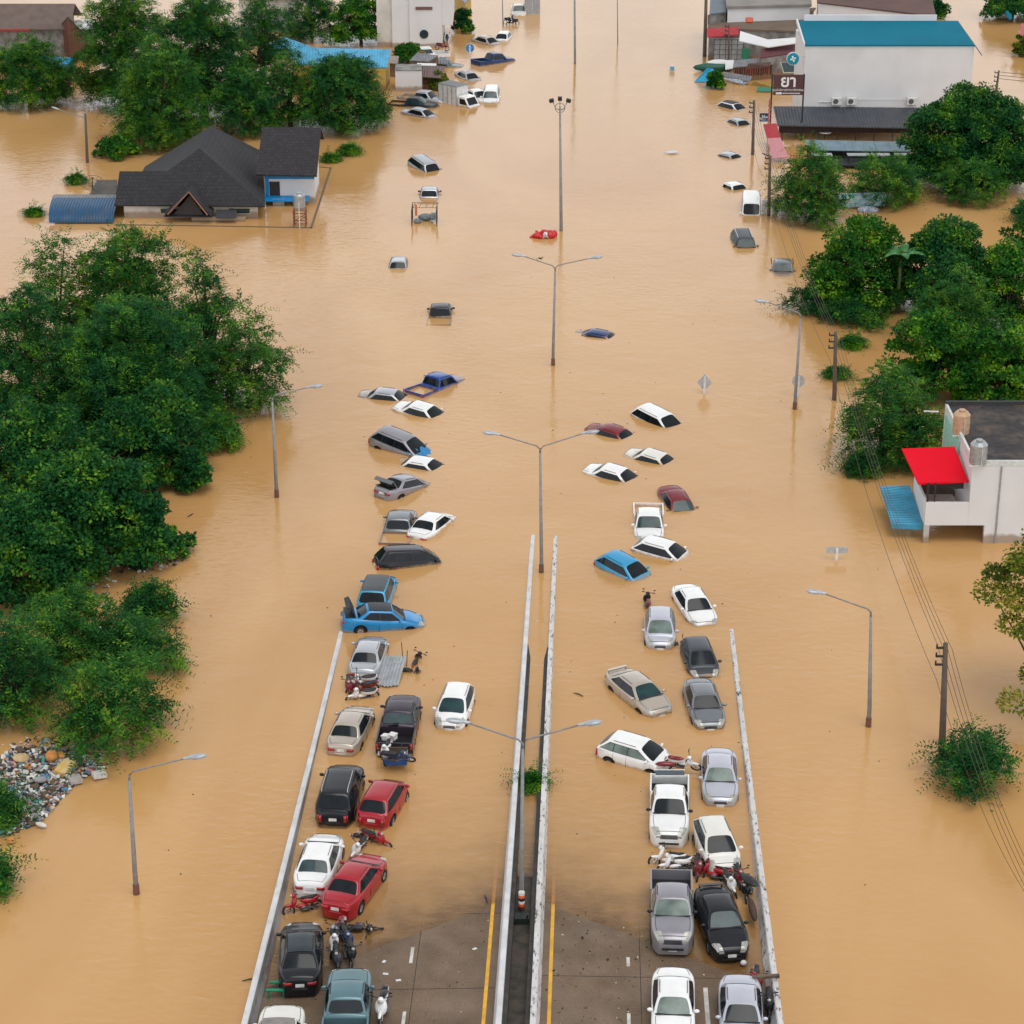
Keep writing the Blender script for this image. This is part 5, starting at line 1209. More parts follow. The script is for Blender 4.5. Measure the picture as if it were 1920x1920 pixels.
poly_building('grey_strip_shop', 'blue grey sheet roofed strip at top beside the dark pole', [('roof', [(1330, 26, 4.9), (1362, 22, 4.9), (1357, -20, 5.2), (1333, -20, 5.2)], mat('slate_sheet', (.12, .15, .19), .6, scale=1), M_WALLG, .12)])
q = P(1405, 38, 5.0); b = MB(); b.disc((0, 0, 0), (0, .45, 1), .42, .5, 18); o = b.build('water_tank', mat('orange_tank', (.6, .12, .07), .5)); o.location = q; tag(o, 'round orange red tank on the brown shop roof', 'water tank')
q = P(1365, 117, 0); gt_ = empty('cage_shed', q, 'wire mesh cage shed with greenish corner under the red awning', 'shed')
b = MB()
for k in range(6): b.tube([(-1.6+k*.64, 0, -1), (-1.6+k*.64, 0, 2.6)], .03, 4)
for k in range(5): b.tube([(-1.6, 0, .3+k*.55), (1.6, 0, .3+k*.55)], .025, 4)
b.build('mesh_panel', M_DKR, gt_); b = MB(); b.box((0, .4, 1.0), (3.2, .1, 3.2)); b.build('wall', mat('pale_panel', (.42, .44, .46), .7), gt_); b = MB(); b.box((1.9, -.1, .9), (.9, .08, 1.3)); b.build('green_board', mat('green_board', (.03, .22, .14), .7), gt_)
poly_building('brick_shed', 'brick shed with long grey sheet roof near the drug store board', [('roof', [(1374, 126, 1.6), (1450, 120, 1.6), (1446, 107, 2.0), (1376, 113, 2.0)], M_GRYS, M_BRICK, .08)])
plank('roofing_sheet', [(1355, 143, .6), (1407, 152, .5), (1410, 143, .9), (1356, 134, 1.0)], M_GRYS, 'pale loose corrugated panel in front of the brick shed', 'sheet')
plank('canvas_sheet', [(1358, 148, .5), (1396, 158, .1), (1402, 150, .5), (1358, 146, .6)], mat('striped_canvas', (.5, .5, .52), .8, scale=5, col2=(.12, .2, .35)), 'crumpled pale canvas sheet beside the blue tent', 'sheet')
q = P(1327, 152, 0); tn = empty('tent', q, 'bright blue pointed tarpaulin tent on the right bank', 'tent'); b = MB(); b.add([(-1.5, -.6, .05), (1.2, -.7, .05), (1.4, 1.4, .05), (-.9, 1.3, .1), (-.1, .3, 1.35), (.5, .5, 1.25)], [(0, 1, 5, 4), (1, 2, 5), (2, 3, 4, 5), (3, 0, 4)]); b.build('canopy', mat('tent_blue', (.0, .28, .50), .6, bump=.4), tn)
q = P(1340, 128, .3); hb = empty('boat', q, 'dark green hull with white canvas cover behind the blue tent', 'boat'); b = MB(); b.ell((0, 0, .1), (2.4, .7, .5)); b.build('hull', mat('green_hull', (.01, .09, .06), .5), hb, True); b = MB(); b.ell((.5, .3, .45), (1.5, .6, .45)); b.build('cover', M_WALLW, hb, True)
plank('signboard', [(1360, 130, .8), (1374, 128, .8), (1376, 112, 1.3), (1360, 113, 1.3)], M_WALLW, 'square white panel standing beside the brick shed roof', 'panel')
q = P(1479, 127, 1.5); pl_ = empty('solar_panel', q, 'tilted dark panel in pale frame below the round teal sign', 'panel'); b = MB(); b.box((0, 0, 0), (1.5, 1.9, .08), (.4, 0, .1)); b.build('frame', mat('pale_frame', (.5, .5, .4), .6), pl_); b = MB(); b.box((0, -.02, .05), (1.35, 1.7, .06), (.4, 0, .1)); b.build('panel_face', M_GLASSB, pl_)
# boat hull leaning among the trees
q = P(1618, 392, 0); pb = empty('painted_boat', q, 'pale boat hull with blue painted side lying under feathery trees', 'boat'); b = MB(); b.prism([(-1.9, 0, .1), (1.9, 0, .3), (2.0, 0, 1.0), (-2.3, 0, .9)], (0, .9, .25)); b.build('hull', mat('painted_hull', (.45, .5, .52), .5, scale=2.5, col2=(.08, .35, .45)), pb)
b = MB(); b.ell((.3, -.7, .1), (1.0, .5, .35)); b.build('canvas', MATS['striped_canvas'], pb, True)
# --- right hand house with black roof
Yh = P(1890, 1018, 0).y; zr = 4.84
rh = empty('black_roof_house', (Q(1880, 1018, Yh).x, Yh, 0), 'white two storey house with black roof, red awning and balcony', 'house'); r0 = rh.location.copy()
X1 = Q(1817, 950, Yh).x-r0.x; XR = X1+12; Db = 9.2
b = MB(); zl = Q(1817, 985, Yh).z; X2 = Q(1857, 1000, Yh).x-r0.x
b.box(((X2+XR)/2, Db/2, (zr-1.5)/2), (XR-X2, Db, zr+1.5)); b.build('wall', M_WALLW, rh)
b = MB(); b.box(((X1+X2)/2-.0015, Db/2, (zl+zr)/2), (X2-X1-.003, Db, zr-zl)); b.build('wall', M_WALLW, rh)
b = MB(); b.box((X1+.06, Db/2, zr+.22), (.14, Db, .42)); b.box(((X1+XR)/2, .07, zr+.18), (XR-X1, .14, .34)); b.build('parapet', mat('parapet_white', (.62, .66, .64), .7, dirt=.2), rh)
b = MB(); b.box(((X1+XR)/2, Db-.1, zr+.3), (XR-X1, .2, .6)); b.build('parapet', mat('parapet_black', (.04, .04, .04), .8), rh)
b = MB(); b.slab([(X1+.14, .15, zr+.10), (XR, .15, zr+.10), (XR, Db-.2, zr+.38), (X1+.14, Db-.2, zr+.38)], .1); b.build('roof', mat('black_roof_sheet', (.035, .03, .032), .8, scale=2.5, var=.3, dirt=.5), rh)
gx0 = X1-.05; b = MB(); b.box((gx0, 6.2, 3.2), (.1, 4.6, 3.2)); b.build('side_wall', mat('mint_wall', (.30, .55, .45), .7), rh)
# balcony
Xb = Q(1735, 960, Yh).x-r0.x; zb1 = Q(1735, 942, Yh).z; zb0 = Q(1735, 985, Yh).z
b = MB(); b.box(((Xb+X1)/2-.002, .06, (zb0+zb1)/2), (X1-Xb-.01, .12, zb1-zb0)); b.box((Xb+.06, 2.2, (zb0+zb1)/2), (.12, 4.1, zb1-zb0)); b.build('balcony_wall', M_WALLW, rh)
b = MB(); b.box(((Xb+X1)/2, 2.2, zb0+.1), (X1-Xb-.26, 4.1, .16)); b.build('balcony_floor', M_CREAM, rh)
b = MB(); b.box(((Xb+X1)/2, 4.3, (zb0+3.9)/2), (X1-Xb, .12, 3.9-zb0)); b.build('balcony_back_wall', mat('taupe_wall', (.17, .13, .11), .8), rh)
b = MB(); b.box((Xb+.15, .1, -.2), (.3, .3, zb0*2+.4-.02)); b.build('pillar', M_CREAM, rh)
b = MB(); b.box((X2-.2, .1, -.2), (.38, .3, zb0*2+.4-.02)); b.build('pillar', M_WALLW, rh)
b = MB(); b.tube([(Xb+.5, .1, zb1), (Xb+.5, .1, 3.8)], .05, 5); b.tube([(Xb+.08, .1, zb1), (Xb+.08, .1, 3.8)], .06, 5); b.build('balcony_post', M_DKR, rh)
b = MB(); b.box((X1-.7, .9, 3.3), (.9, .3, .35)); b.build('air_conditioner', M_DKR, rh)
ra = [P(1722, 906, 3.75), P(1816, 902, 3.75), P(1790, 837, 4.5), P(1691, 841, 4.5)]
b = MB(); b.slab([p-r0 for p in ra], .1); b.build('red_awning', M_REDP, rh)
ba = [P(1672, 982, .95), P(1731, 984, .95), P(1706, 910, 1.7), P(1650, 912, 1.5)]
b = MB(); b.slab([p-r0 for p in ba], .1); b.prism([ba[0]-r0+Vector((0, 0, -.11)), ba[1]-r0+Vector((0, 0, -.11)), ba[1]-r0+Vector((0, 0, -.3)), ba[0]-r0+Vector((0, 0, -.3))], (0, .06, 0)); b.build('blue_canopy', wavemat('blue_canopy_sheet', (.03, .32, .52), .28, 'Y', depth=.8, dirt=.15), rh)
b = MB(); q = Q(1848, 985, Yh)-r0; b.tube([(X2+.3, -.05, -1), (X2+.3, -.05, zr)], .05, 6); b.build('drain_pipe', M_STEEL, rh)
b = MB(); q = P(1760, 772, zr)-r0; b.tube([q, q+Vector((-.9, 0, .03))], .05, 5); b.build('gutter_spout', MATS['pvc_white'], rh)
for px, py, m_, l_, h_ in ((1801, 812, mat('tan_tank', (.52, .33, .20), .5), 'tan plastic water tank on the black roof', 1.5), (1833, 868, M_STEEL, 'steel grey water tank on the black roof edge', 1.45)):
    q = P(px, py, zr+.18); wt = empty('water_tank', q, l_, 'water tank', 'water tanks on the black roof')
    b = MB(); b.tube([(0, 0, 0), (0, 0, .05), (0, 0, h_*.8), (0, 0, h_*.93)], [.46, .5, .5, .34], 20); b.build('tank', m_, wt); b = MB(); b.disc((0, 0, h_*.97), (0, 0, 1), .2, .1, 14); b.build('lid', m_, wt)
    for z in (.35, .7): b = MB(); b.tube([(0, 0, z), (0, 0, z+.05)], .515, 20); b.build('rib', m_, wt)
    b = MB(); b.tube([(.1, -.52, h_*.7), (.1, -.56, .05), (-.6, -.6, .05)], .03, 5); b.build('pipe', MATS['pvc_white'], wt)
poly_building('red_roof_shed', 'corner of a red roofed shed at right edge near the top', [('roof', [(1912, 68, 1.8), (1960, 72, 1.8), (1960, 45, 2.2), (1915, 44, 2.2)], mat('rose_roof', (.45, .10, .13), .7), M_WOOD, .08)])
poly_building('teal_roof_shed', 'tiny teal roofed lean-to between dark trees at top right', [('roof', [(1885, 22, 3.2), (1893, 37, 2.6), (1898, 33, 2.8), (1890, 19, 3.4)], M_TEAL, None, .08)])

for nm, pts, m_, l in (('scaffold_board', [(1408, 160, .3), (1450, 164, .3), (1448, 156, .7), (1412, 152, .8)], mat('ochre_board', (.40, .27, .06), .8, dirt=.5), 'ochre boards floating below the brick shed'),
    ('scaffold_board', [(1418, 170, .2), (1447, 171, .2), (1446, 164, .5), (1420, 163, .5)], MATS['green_board'], 'pale green board floating below the ochre boards'),
    ('roofing_sheet', [(1398, 128, 1.6), (1440, 124, 1.7), (1446, 116, 2.1), (1404, 119, 2.1)], M_RUST, 'brown sheet lying on the grey roof of brick shed'),
    ('roofing_sheet', [(808, 118, 1.0), (838, 120, .9), (842, 112, 1.3), (812, 110, 1.4)], M_GRYS, 'bent grey sheet beside the shack behind the white block')):
    plank(nm, pts, m_, l, 'sheet')
# ------------------------------------------------------------ street lamps, poles, signs, cables
M_WHT = mat("plain_white", (.66, .66, .66), .6, dirt=.15)
M_POLE = mat('lamp_pole_grey', (.26, .26, .26), .5, .4, dirt=.35); M_HEAD = mat('lamp_head_grey', (.42, .46, .50), .35, .2)
M_CONCP = mat('concrete_pole', (.105, .075, .06), .85, scale=2, dirt=.3)
def lamp_head(root, p, d, s=1.):
    d = Vector(d).normalized(); b = MB(); ang = math.atan2(d.y, d.x)
    b.ell((.42*s, 0, .02), (.42*s, .17*s, .10*s), n=14, m=8); b.ell((0, 0, 0), (.25*s, .09*s, .07*s))
    o = b.build('lamp_head', M_HEAD, root, True); o.location = p; o.rotation_euler = (0, -math.atan2(d.z, math.hypot(d.x, d.y))*.6, ang)
    g = MB(); g.ell((.46*s, 0, -.05*s), (.30*s, .13*s, .07*s)); g.build('lamp_glass', mat('lamp_glass', (.55, .58, .6), .15), o, True)
def street_lamp(bx, by, tx, ty, heads, label, zb=0., name='street_lamp', z_low=-1.2):
    base = P(bx, by, zb); top = Q(tx, ty, base.y); h = top.z
    root = empty(name, (base.x, base.y, 0), label, 'street lamp', 'street lamps rising from the water')
    b = MB(); b.tube([(0, 0, z_low), (0, 0, 1.0), (top.x-base.x, 0, h-.45)], [.12, .11, .065], 10); b.build('pole', M_POLE, root, True)
    b = MB(); b.tube([(0, 0, max(zb, -.2)), (0, 0, max(zb, -.2)+.5)], [.15, .14], 10); b.build('pole_foot', mat('rusty_foot', (.16, .07, .045), .8), root)
    for hx, hy in heads:
        e = Q(hx, hy, base.y)-Vector((base.x, base.y, 0)); s = 1 if e.x > 0 else -1; t = Vector((top.x-base.x, 0, h))
        b = MB(); b.tube([t+Vector((0, 0, -.5)), t+Vector((s*.02, 0, -.22)), t+Vector((s*.18, 0, -.04)), t+Vector((s*.45, 0, .05)), e], [.055, .05, .045, .04, .035], 7); b.build('arm', M_POLE, root, True)
        lamp_head(root, e, (s, 0, .22))
    return root
street_lamp(978, 1708, 980, 1385, [(873, 1354), (1092, 1358)], 'double arm street lamp nearest the camera, standing in the median', zb=.0)
street_lamp(1015, 1073, 1013, 835, [(932, 814), (1096, 812)], 'double arm street lamp at the far end of median walls')
street_lamp(1037, 685, 1041, 497, [(981, 480), (1108, 484)], 'double arm street lamp in open water, a bird on its left arm')
street_lamp(256, 1676, 241, 1445, [(352, 1421)], 'single arm street lamp in lower left water, white arm')
street_lamp(519, 932, 510, 740, [(580, 726)], 'single arm street lamp right of the drooping spray tree')
street_lamp(1628, 1362, 1634, 1140, [(1543, 1112)], 'single arm street lamp in lower right water')
street_lamp(1490, 767, 1502, 585, [(1437, 566)], 'single arm street lamp beside the round road sign')
# bird on the lamp arm
q = Q(1013, 487, P(1037, 685, 0).y); bd = MB(); bd.ell((0, 0, .1), (.16, .06, .06), (0, .3, 0)); bd.ell((.15, 0, .18), (.05, .04, .045)); bd.box((-.22, 0, .05), (.2, .05, .02), (0, .3, 0)); bd.tube([(0, .02, .05), (0, .02, -.02)], .01, 3)
o = bd.build('bird', mat('bird_dark', (.03, .03, .03), .8)); o.location = q; tag(o, 'dark bird perched on left arm of middle street lamp', 'bird')
# floodlight mast
bm_ = P(1052, 433, 0); tm = Q(1050, 200, bm_.y); fm = empty('floodlight_mast', (bm_.x, bm_.y, 0), 'tall mast with three floodlights, red float at its foot', 'street lamp')
b = MB(); b.tube([(0, 0, -1.2), (0, 0, .5), (tm.x-bm_.x, 0, tm.z)], [.15, .15, .08], 10); b.build('pole', M_POLE, fm, True)
for k, (dx, dy, dz) in enumerate(((-.7, 0, .5), (.7, 0, .5), (0, .5, .55))):
    b = MB(); b.tube([(tm.x-bm_.x, 0, tm.z-.3), (tm.x-bm_.x+dx*.5, dy*.5, tm.z-.15), (tm.x-bm_.x+dx*.8, dy, tm.z+dz*.7)], .04, 6); b.build('arm', M_POLE, fm, True)
    b = MB(); b.box((tm.x-bm_.x+dx, dy, tm.z+dz), (.34, .28, .26), (.3, .4*dx, .4*dx)); b.build('floodlight', M_DKR, fm)
b = MB(); b.torus((tm.x-bm_.x, 0, tm.z-.1), .4, .03, 14, 4); b.build('ring', M_POLE, fm)
def mast(bx, by, tx, ty, label, r=.1, m=None, name='street_pole', cat='pole'):
    base = P(bx, by, 0); top = Q(tx, ty, base.y); rt = empty(name, (base.x, base.y, 0), label, cat); b = MB()
    b.tube([(0, 0, -1.2), (0, 0, .4), (top.x-base.x, 0, top.z)], [r*1.15, r*1.1, r*.75], 8); b.build('pole', m or M_POLE, rt, True); return rt, top-Vector((base.x, base.y, 0))
mast(1078, 120, 1077, -60, 'tall grey lamp mast leaving the photo at the top', .12)
mast(1158, 83, 1157, -60, 'thin grey pole farther away near the top centre', .06)
mast(943, 50, 941, -50, 'thin pole beside the far motorbike pile', .06)
def upole(bx, by, tx, ty, label, r=.14, arms=3):
    rt, t = mast(bx, by, tx, ty, label, r, M_CONCP, 'utility_pole', 'utility pole')
    b = MB()
    for k in range(arms):
        z = t.z-.25-k*.45; b.box((t.x-.18, 0, z), (.5, .10, .09))
        for s in (-.4, .0): b.tube([(t.x+s, 0, z), (t.x+s, 0, z+.2)], .045, 6)
    b.build('insulator_bracket', M_DKR, rt); return rt, t
u1, t1 = upole(1766, 1392, 1773, 1206, 'dark utility pole above the lone feathery tree top', .16)
u2, t2 = upole(1564, 750, 1567, 622, 'utility pole in front of the right tree mass')
u3, t3 = upole(1441, 405, 1444, 292, 'utility pole beside the tall white van, white boxes at its foot')
u4, t4 = upole(1411, 290, 1414, 188, 'utility pole left of the pink panel')
u5, t5 = upole(1366, 120, 1367, 46, 'thin utility pole before the wire cage shed', .1)
u6, t6 = upole(1321, 106, 1325, -40, 'thick dark pole at the left edge of brown roofed shops', .2, 0)
u7, t7 = upole(1868, 172, 1873, 132, 'small utility pole above the large round tree, right of teal roof', .12)
u8, t8 = mast(164, 305, 160, 213, 'dark utility pole with lamp arm left of the tiled house', .13, M_CONCP, 'utility_pole', 'utility pole')
b = MB(); b.tube([(t8.x, 0, t8.z-.4), (t8.x-1.6, 0, t8.z+.05), (t8.x-2.6, 0, t8.z+.45)], .045, 5); b.build('arm', M_POLE, u8); b = MB(); b.ell((t8.x-2.7, 0, t8.z+.5), (.42, .12, .08), (0, .35, 0)); b.build('lamp_head', M_HEAD, u8, True)
a3 = Q(1429, 292, u3.location.y)-u3.location; b = MB(); b.tube([(t3.x, 0, t3.z-.05), (a3.x, 0, a3.z+.2)], .06, 5); b.build('arm', M_CONCP, u3)
for k, s in enumerate((-.45, .45)):
    o = MB().box((s, 0, 0), (.42, .1, 1.3)).build('white_board', M_WHT); o.location = P(1443, 388, .6); tag(o, ['left', 'right'][k]+' narrow white board tied to utility pole beside the van', 'board', 'white boards at the pole')
def cable(name, pts, sag, label, r=.022):
    b = MB(); out = []
    for (a, c_) in zip(pts, pts[1:]):
        for j in range(17 if c_ is pts[-1] else 16):
            t = j/16; p = a.lerp(c_, t); p.z -= sag*4*t*(1-t); out.append(p)
    o0 = out[0].copy(); b.tube([p-o0 for p in out], r, 4); o = b.build(name, mat('cable_black', (.07, .05, .04), .7)); o.location = o0; return tag(o, label, 'cable', 'power cables along the right bank')
T1 = u1.location+Vector((t1.x, 0, t1.z)); T2 = u2.location+Vector((t2.x, 0, t2.z)); T3 = u3.location+Vector((t3.x, 0, t3.z)); T4 = u4.location+Vector((t4.x, 0, t4.z))
S0 = Q(1945, 1660, 70.); 
cab = ('topmost power cable of the bundle crossing the right bank', 'second power cable from the top of the right bank bundle', 'third power cable from the top of the right bank bundle', 'fourth power cable from the top of the right bank bundle', 'lowest slack power cable of the right bank bundle')
for k in range(5):
    dx = (-.4, -.15, .1, .35, -.3)[k]; dz = (0, -.1, -.18, -.3, -1.9)[k]; v = Vector((dx, 0, dz-.05))
    cable('power_cable', [Q(1945+k*6, 1690, 82.)+v*.5, T1+v, T2+v, T3+v, T4+v], .9+.08*k, cab[k], .014)
T7 = u7.location+Vector((t7.x, 0, t7.z))
for k in range(3):
    v = Vector((0, 0, -.15-.35*k)); cable('power_cable', [T7+v, T7+v+Vector((14, -2, 0))], .3, ('upper', 'middle', 'lower')[k]+' power cable leaving the small pole at right of the teal roof', .025)
# signs
def sign(name, bx, by, w_, h_, shape, cx, cy, label, m, back=None, post=True, tilt=0.):
    base = P(bx, by, 0); c = Q(cx, cy, base.y); rt = empty(name, (base.x, base.y, 0), label, 'sign'); q = c-rt.location
    b = MB()
    if shape == 'diamond': b.prism([(q.x, -.03, q.z-h_), (q.x+w_, -.03, q.z), (q.x, -.03, q.z+h_), (q.x-w_, -.03, q.z)], (0, .03, 0))
    elif shape == 'round': b.disc((q.x, -.02, q.z), (0, 1, 0), w_, .03, 24)
    else: b.box((q.x, -.02, q.z), (w_*2, .03, h_*2))
    b.build('sign_plate', m, rt)
    if post:
        b = MB(); b.box((q.x, .05 if back is None else -.09, (q.z+h_*.7-1.2)/2), (.16, .10, q.z+h_*.7+1.2)); b.build('post', back or M_POLE, rt)
    return rt
M_SGB = mat('sign_back', (.50, .53, .56), .45, .3); M_PWH = mat('white_post', (.66, .66, .66), .6, dirt=.2)
sign('road_sign', 1321, 738, .52, .62, 'diamond', 1321, 717, 'grey back of a diamond road sign in open water', M_SGB, M_PWH)
sign('road_sign', 1493, 744, .44, .44, 'round', 1497, 714, 'grey back of a round road sign behind the single arm lamp', M_SGB, M_PWH)
sign('road_sign', 1569, 1050, .62, .2, 'rect', 1569, 1031, 'grey back of a low rectangular sign in right water', M_SGB, M_PWH)
rs = sign('road_sign', 882, 129, .50, .5, 'round', 881, 90, 'round blue traffic sign on thin post, far left lane', mat('sign_blue', (.0, .22, .62), .4), M_PWH)
q = Q(881, 90, rs.location.y)-rs.location; b = MB(); b.torus((q.x, -.05, q.z), .48, .025, 24, 4); b.build('rim', M_WHT, rs)
b = MB()
for a in (0, 2.1, 4.2): b.box((q.x+.2*math.cos(a), -.05, q.z+.2*math.sin(a)), (.28, .02, .07), (0, -a-1.2, 0))
b.build('arrow_mark', mat('sign_mark', (.3, .5, .8), .5), rs)
def text_mesh(txt, size, m, parent, loc, name='lettering', bold=.0):
    cu = bpy.data.curves.new(name, 'FONT'); cu.body = txt; cu.size = size; cu.align_x = 'CENTER'; cu.align_y = 'CENTER'; cu.extrude = .02; cu.offset = bold
    t = bpy.data.objects.new('tmp', cu); C.objects.link(t); bpy.context.view_layer.update()
    me = bpy.data.meshes.new_from_object(t.evaluated_get(bpy.context.evaluated_depsgraph_get())); bpy.data.objects.remove(t)
    me.materials.clear(); me.materials.append(m); o = bpy.data.objects.new(name, me); C.objects.link(o); o.parent = parent; o.location = loc; o.rotation_euler = (math.pi/2, 0, 0); return o
M_LET = mat('letter_white', (.78, .78, .76), .5)
# drug store board
Yp = P(1444, 262, 0).y; pl = Q(1444, 262, Yp); s_ = empty('pharmacy_sign', (pl.x, Yp, 0), 'brown billboard with large white Thai lettering on two dark posts', 'sign'); s0 = s_.location.copy()
c1 = Q(1449, 178, Yp)-s0; c2 = Q(1507, 140, Yp)-s0
b = MB(); b.box(((c1.x+c2.x)/2, 0, (c1.z+c2.z)/2), (c2.x-c1.x, .12, c2.z-c1.z)); b.build('board', mat('brown_board', (.085, .035, .035), .6), s_)
for x in (c1.x-.12, c2.x+.06): b = MB(); b.tube([(x, .05, -1.2), (x, .05, c2.z+.05)], .08, 8); b.build('post', M_DKR, s_)
cx = (c1.x+c2.x)/2; hh_ = c2.z-c1.z
text_mesh('\u0e22\u0e32', hh_*.80, M_LET, s_, (cx, -.08, c1.z+hh_*.66), bold=.03)
text_mesh('\u0e28\u0e39\u0e19\u0e22\u0e4c\u0e1a\u0e23\u0e34\u0e01\u0e32\u0e23\u0e17\u0e32\u0e07\u0e40\u0e20\u0e2a\u0e31\u0e0a\u0e01\u0e23\u0e23\u0e21', hh_*.15, M_LET, s_, (cx, -.08, c1.z+hh_*.25))
b = MB(); b.box((c1.x+.55, -.07, c1.z+hh_*.09), (.55, .02, hh_*.10)); b.box((cx+.3, -.07, c1.z+hh_*.09), (1.7, .02, hh_*.035)); b.build('small_print', M_LET, s_)
# round teal sign with four petals
rs = empty('round_shop_sign', Q(1487, 110, Yt-.2), 'round teal sign with white four petal mark on the corner of white building', 'sign')
b = MB(); b.disc((0, 0, 0), (0, 1, 0), .64, .16, 28); b.build('rim', M_WHT, rs); b = MB(); b.disc((0, -.09, 0), (0, 1, 0), .57, .05, 28); b.build('face', mat('sign_teal', (.0, .26, .38), .4), rs)
b = MB()
for a in range(4):
    t = a*math.pi/2+.3; b.ell((.17*math.cos(t), -.13, .17*math.sin(t)), (.14, .03, .09), (0, -t, 0))
b.build('petal_mark', M_LET, rs); b = MB(); b.tube([(.6, 0, .2), (1.2, .2, .2)], .03, 4); b.tube([(.6, 0, -.2), (1.2, .2, -.2)], .03, 4); b.build('bracket', M_STEEL, rs)
# halal sign
hs2 = empty('halal_sign', Q(1432, 220, Yp-2), 'small square dark blue sign with white Arabic lettering', 'sign')
b = MB(); b.box((0, 0, 0), (.78, .08, .8)); b.build('board', mat('night_blue', (.01, .035, .07), .5), hs2)
try: text_mesh('\uFEDD\uFEFC\uFEA3', .42, M_LET, hs2, (0, -.06, .06), bold=.01)
except Exception: pass
b = MB(); b.box((0, -.05, -.24), (.5, .02, .07)); b.build('small_print', MATS['sign_mark'], hs2)
# ------------------------------------------------------------ floating and loose things
def simple(name, label, cat, loc, mk, m, group=None, rot=None, smooth=False):
    b = MB(); mk(b); o = b.build(name, m, smooth=smooth); o.location = loc
    if rot: o.rotation_euler = rot
    return tag(o, label, cat, group)
# red half sunk inflatable
q = P(1020, 445, 0); rd = empty('red_float', q, 'crumpled red and white inflatable half sunk beside the floodlight mast', 'inflatable')
b = MB(); b.ell((.5, 0, .2), (.5, .55, .42), (0, .3, 0)); b.ell((-.45, -.05, .15), (.55, .4, .25), (0, .2, .2)); b.ell((.1, .2, .3), (.45, .3, .32), (.5, .3, 0)); b.ell((-.85, .1, .08), (.45, .22, .14), (0, -.2, .6)); b.ell((-.2, -.35, .12), (.4, .2, .16), (.3, .4, .5)); b.ell((.85, .35, .2), (.3, .35, .3), (.6, 0, 0)); b.box((-.5, .3, .3), (.5, .3, .05), (.7, .5, .3)); b.build('red_shell', mat('red_inflatable', (.55, .01, .015), .35, bump=.3), rd, True)
b = MB(); b.ell((.12, -.35, .3), (.22, .1, .28)); b.tube([(-.1, -.5, .05), (.1, -.52, .45), (.35, -.5, .05)], .06, 5); b.build('white_stripe', M_WHT, rd, True)
q = P(1260, 133, 0); cb = empty('drifting_box', q, 'small blue and white box drifting alone in the wide water', 'box'); b = MB(); b.box((0, 0, .25), (.55, .4, .7)); b.build('case', M_WHT, cb); b = MB(); b.box((0, -.21, .3), (.4, .03, .4)); b.build('front_panel', mat('box_blue', (.1, .35, .6), .5), cb)
simple('white_board', 'flat white board drifting alone in the wide water', 'board', P(1259, 287, .05), lambda b: b.add([(-.75, 0, 0), (0, -.25, .03), (.75, .1, 0), (.1, .5, .1), (-.75, 0, .05), (0, -.25, .09), (.75, .1, .06), (.1, .5, .16)], [(0, 1, 2, 3), (4, 5, 6, 7), (0, 1, 5, 4), (1, 2, 6, 5), (2, 3, 7, 6), (3, 0, 4, 7)]), M_WHT)
# cage frame on the sunken truck
q = P(795, 425, 0); cg = empty('cage_truck', q, 'sunken truck bed cage of thin steel bars with gear inside', 'truck'); b = MB()
for sx in (-1.05, 1.05):
    for k in range(7): b.tube([(sx, k*.45, -.6), (sx, k*.45, 1.35)], .025, 4)
    for z in (.5, .95, 1.35): b.tube([(sx, 0, z), (sx, 2.7, z)], .03, 4)
b.build('side_cage', M_DKR, cg)
b = MB()
for z in (.9, 1.35): b.tube([(-1.05, 2.7, z), (1.05, 2.7, z)], .03, 4)
for k in range(4): b.tube([(-1.05+k*.55, 2.7, .9), (-.8+k*.55, 2.7, 1.35)], .025, 4)
b.build('head_frame', mat('cage_tan', (.35, .2, .1), .6), cg); b = MB(); b.box((-.75, 2.3, .8), (.2, .05, 1.0)); b.build('orange_ladder', mat('orange_paint', (.6, .2, .08), .6), cg)
b = MB(); b.ell((.1, 1.9, .3), (.7, .4, .3)); b.box((.75, 1.4, .5), (.4, .6, .5)); b.ell((-.6, 1.2, .15), (.35, .4, .2)); b.build('load', mat('cage_load', (.06, .12, .14), .7, scale=6, col2=(.25, .25, .28)), cg, False)
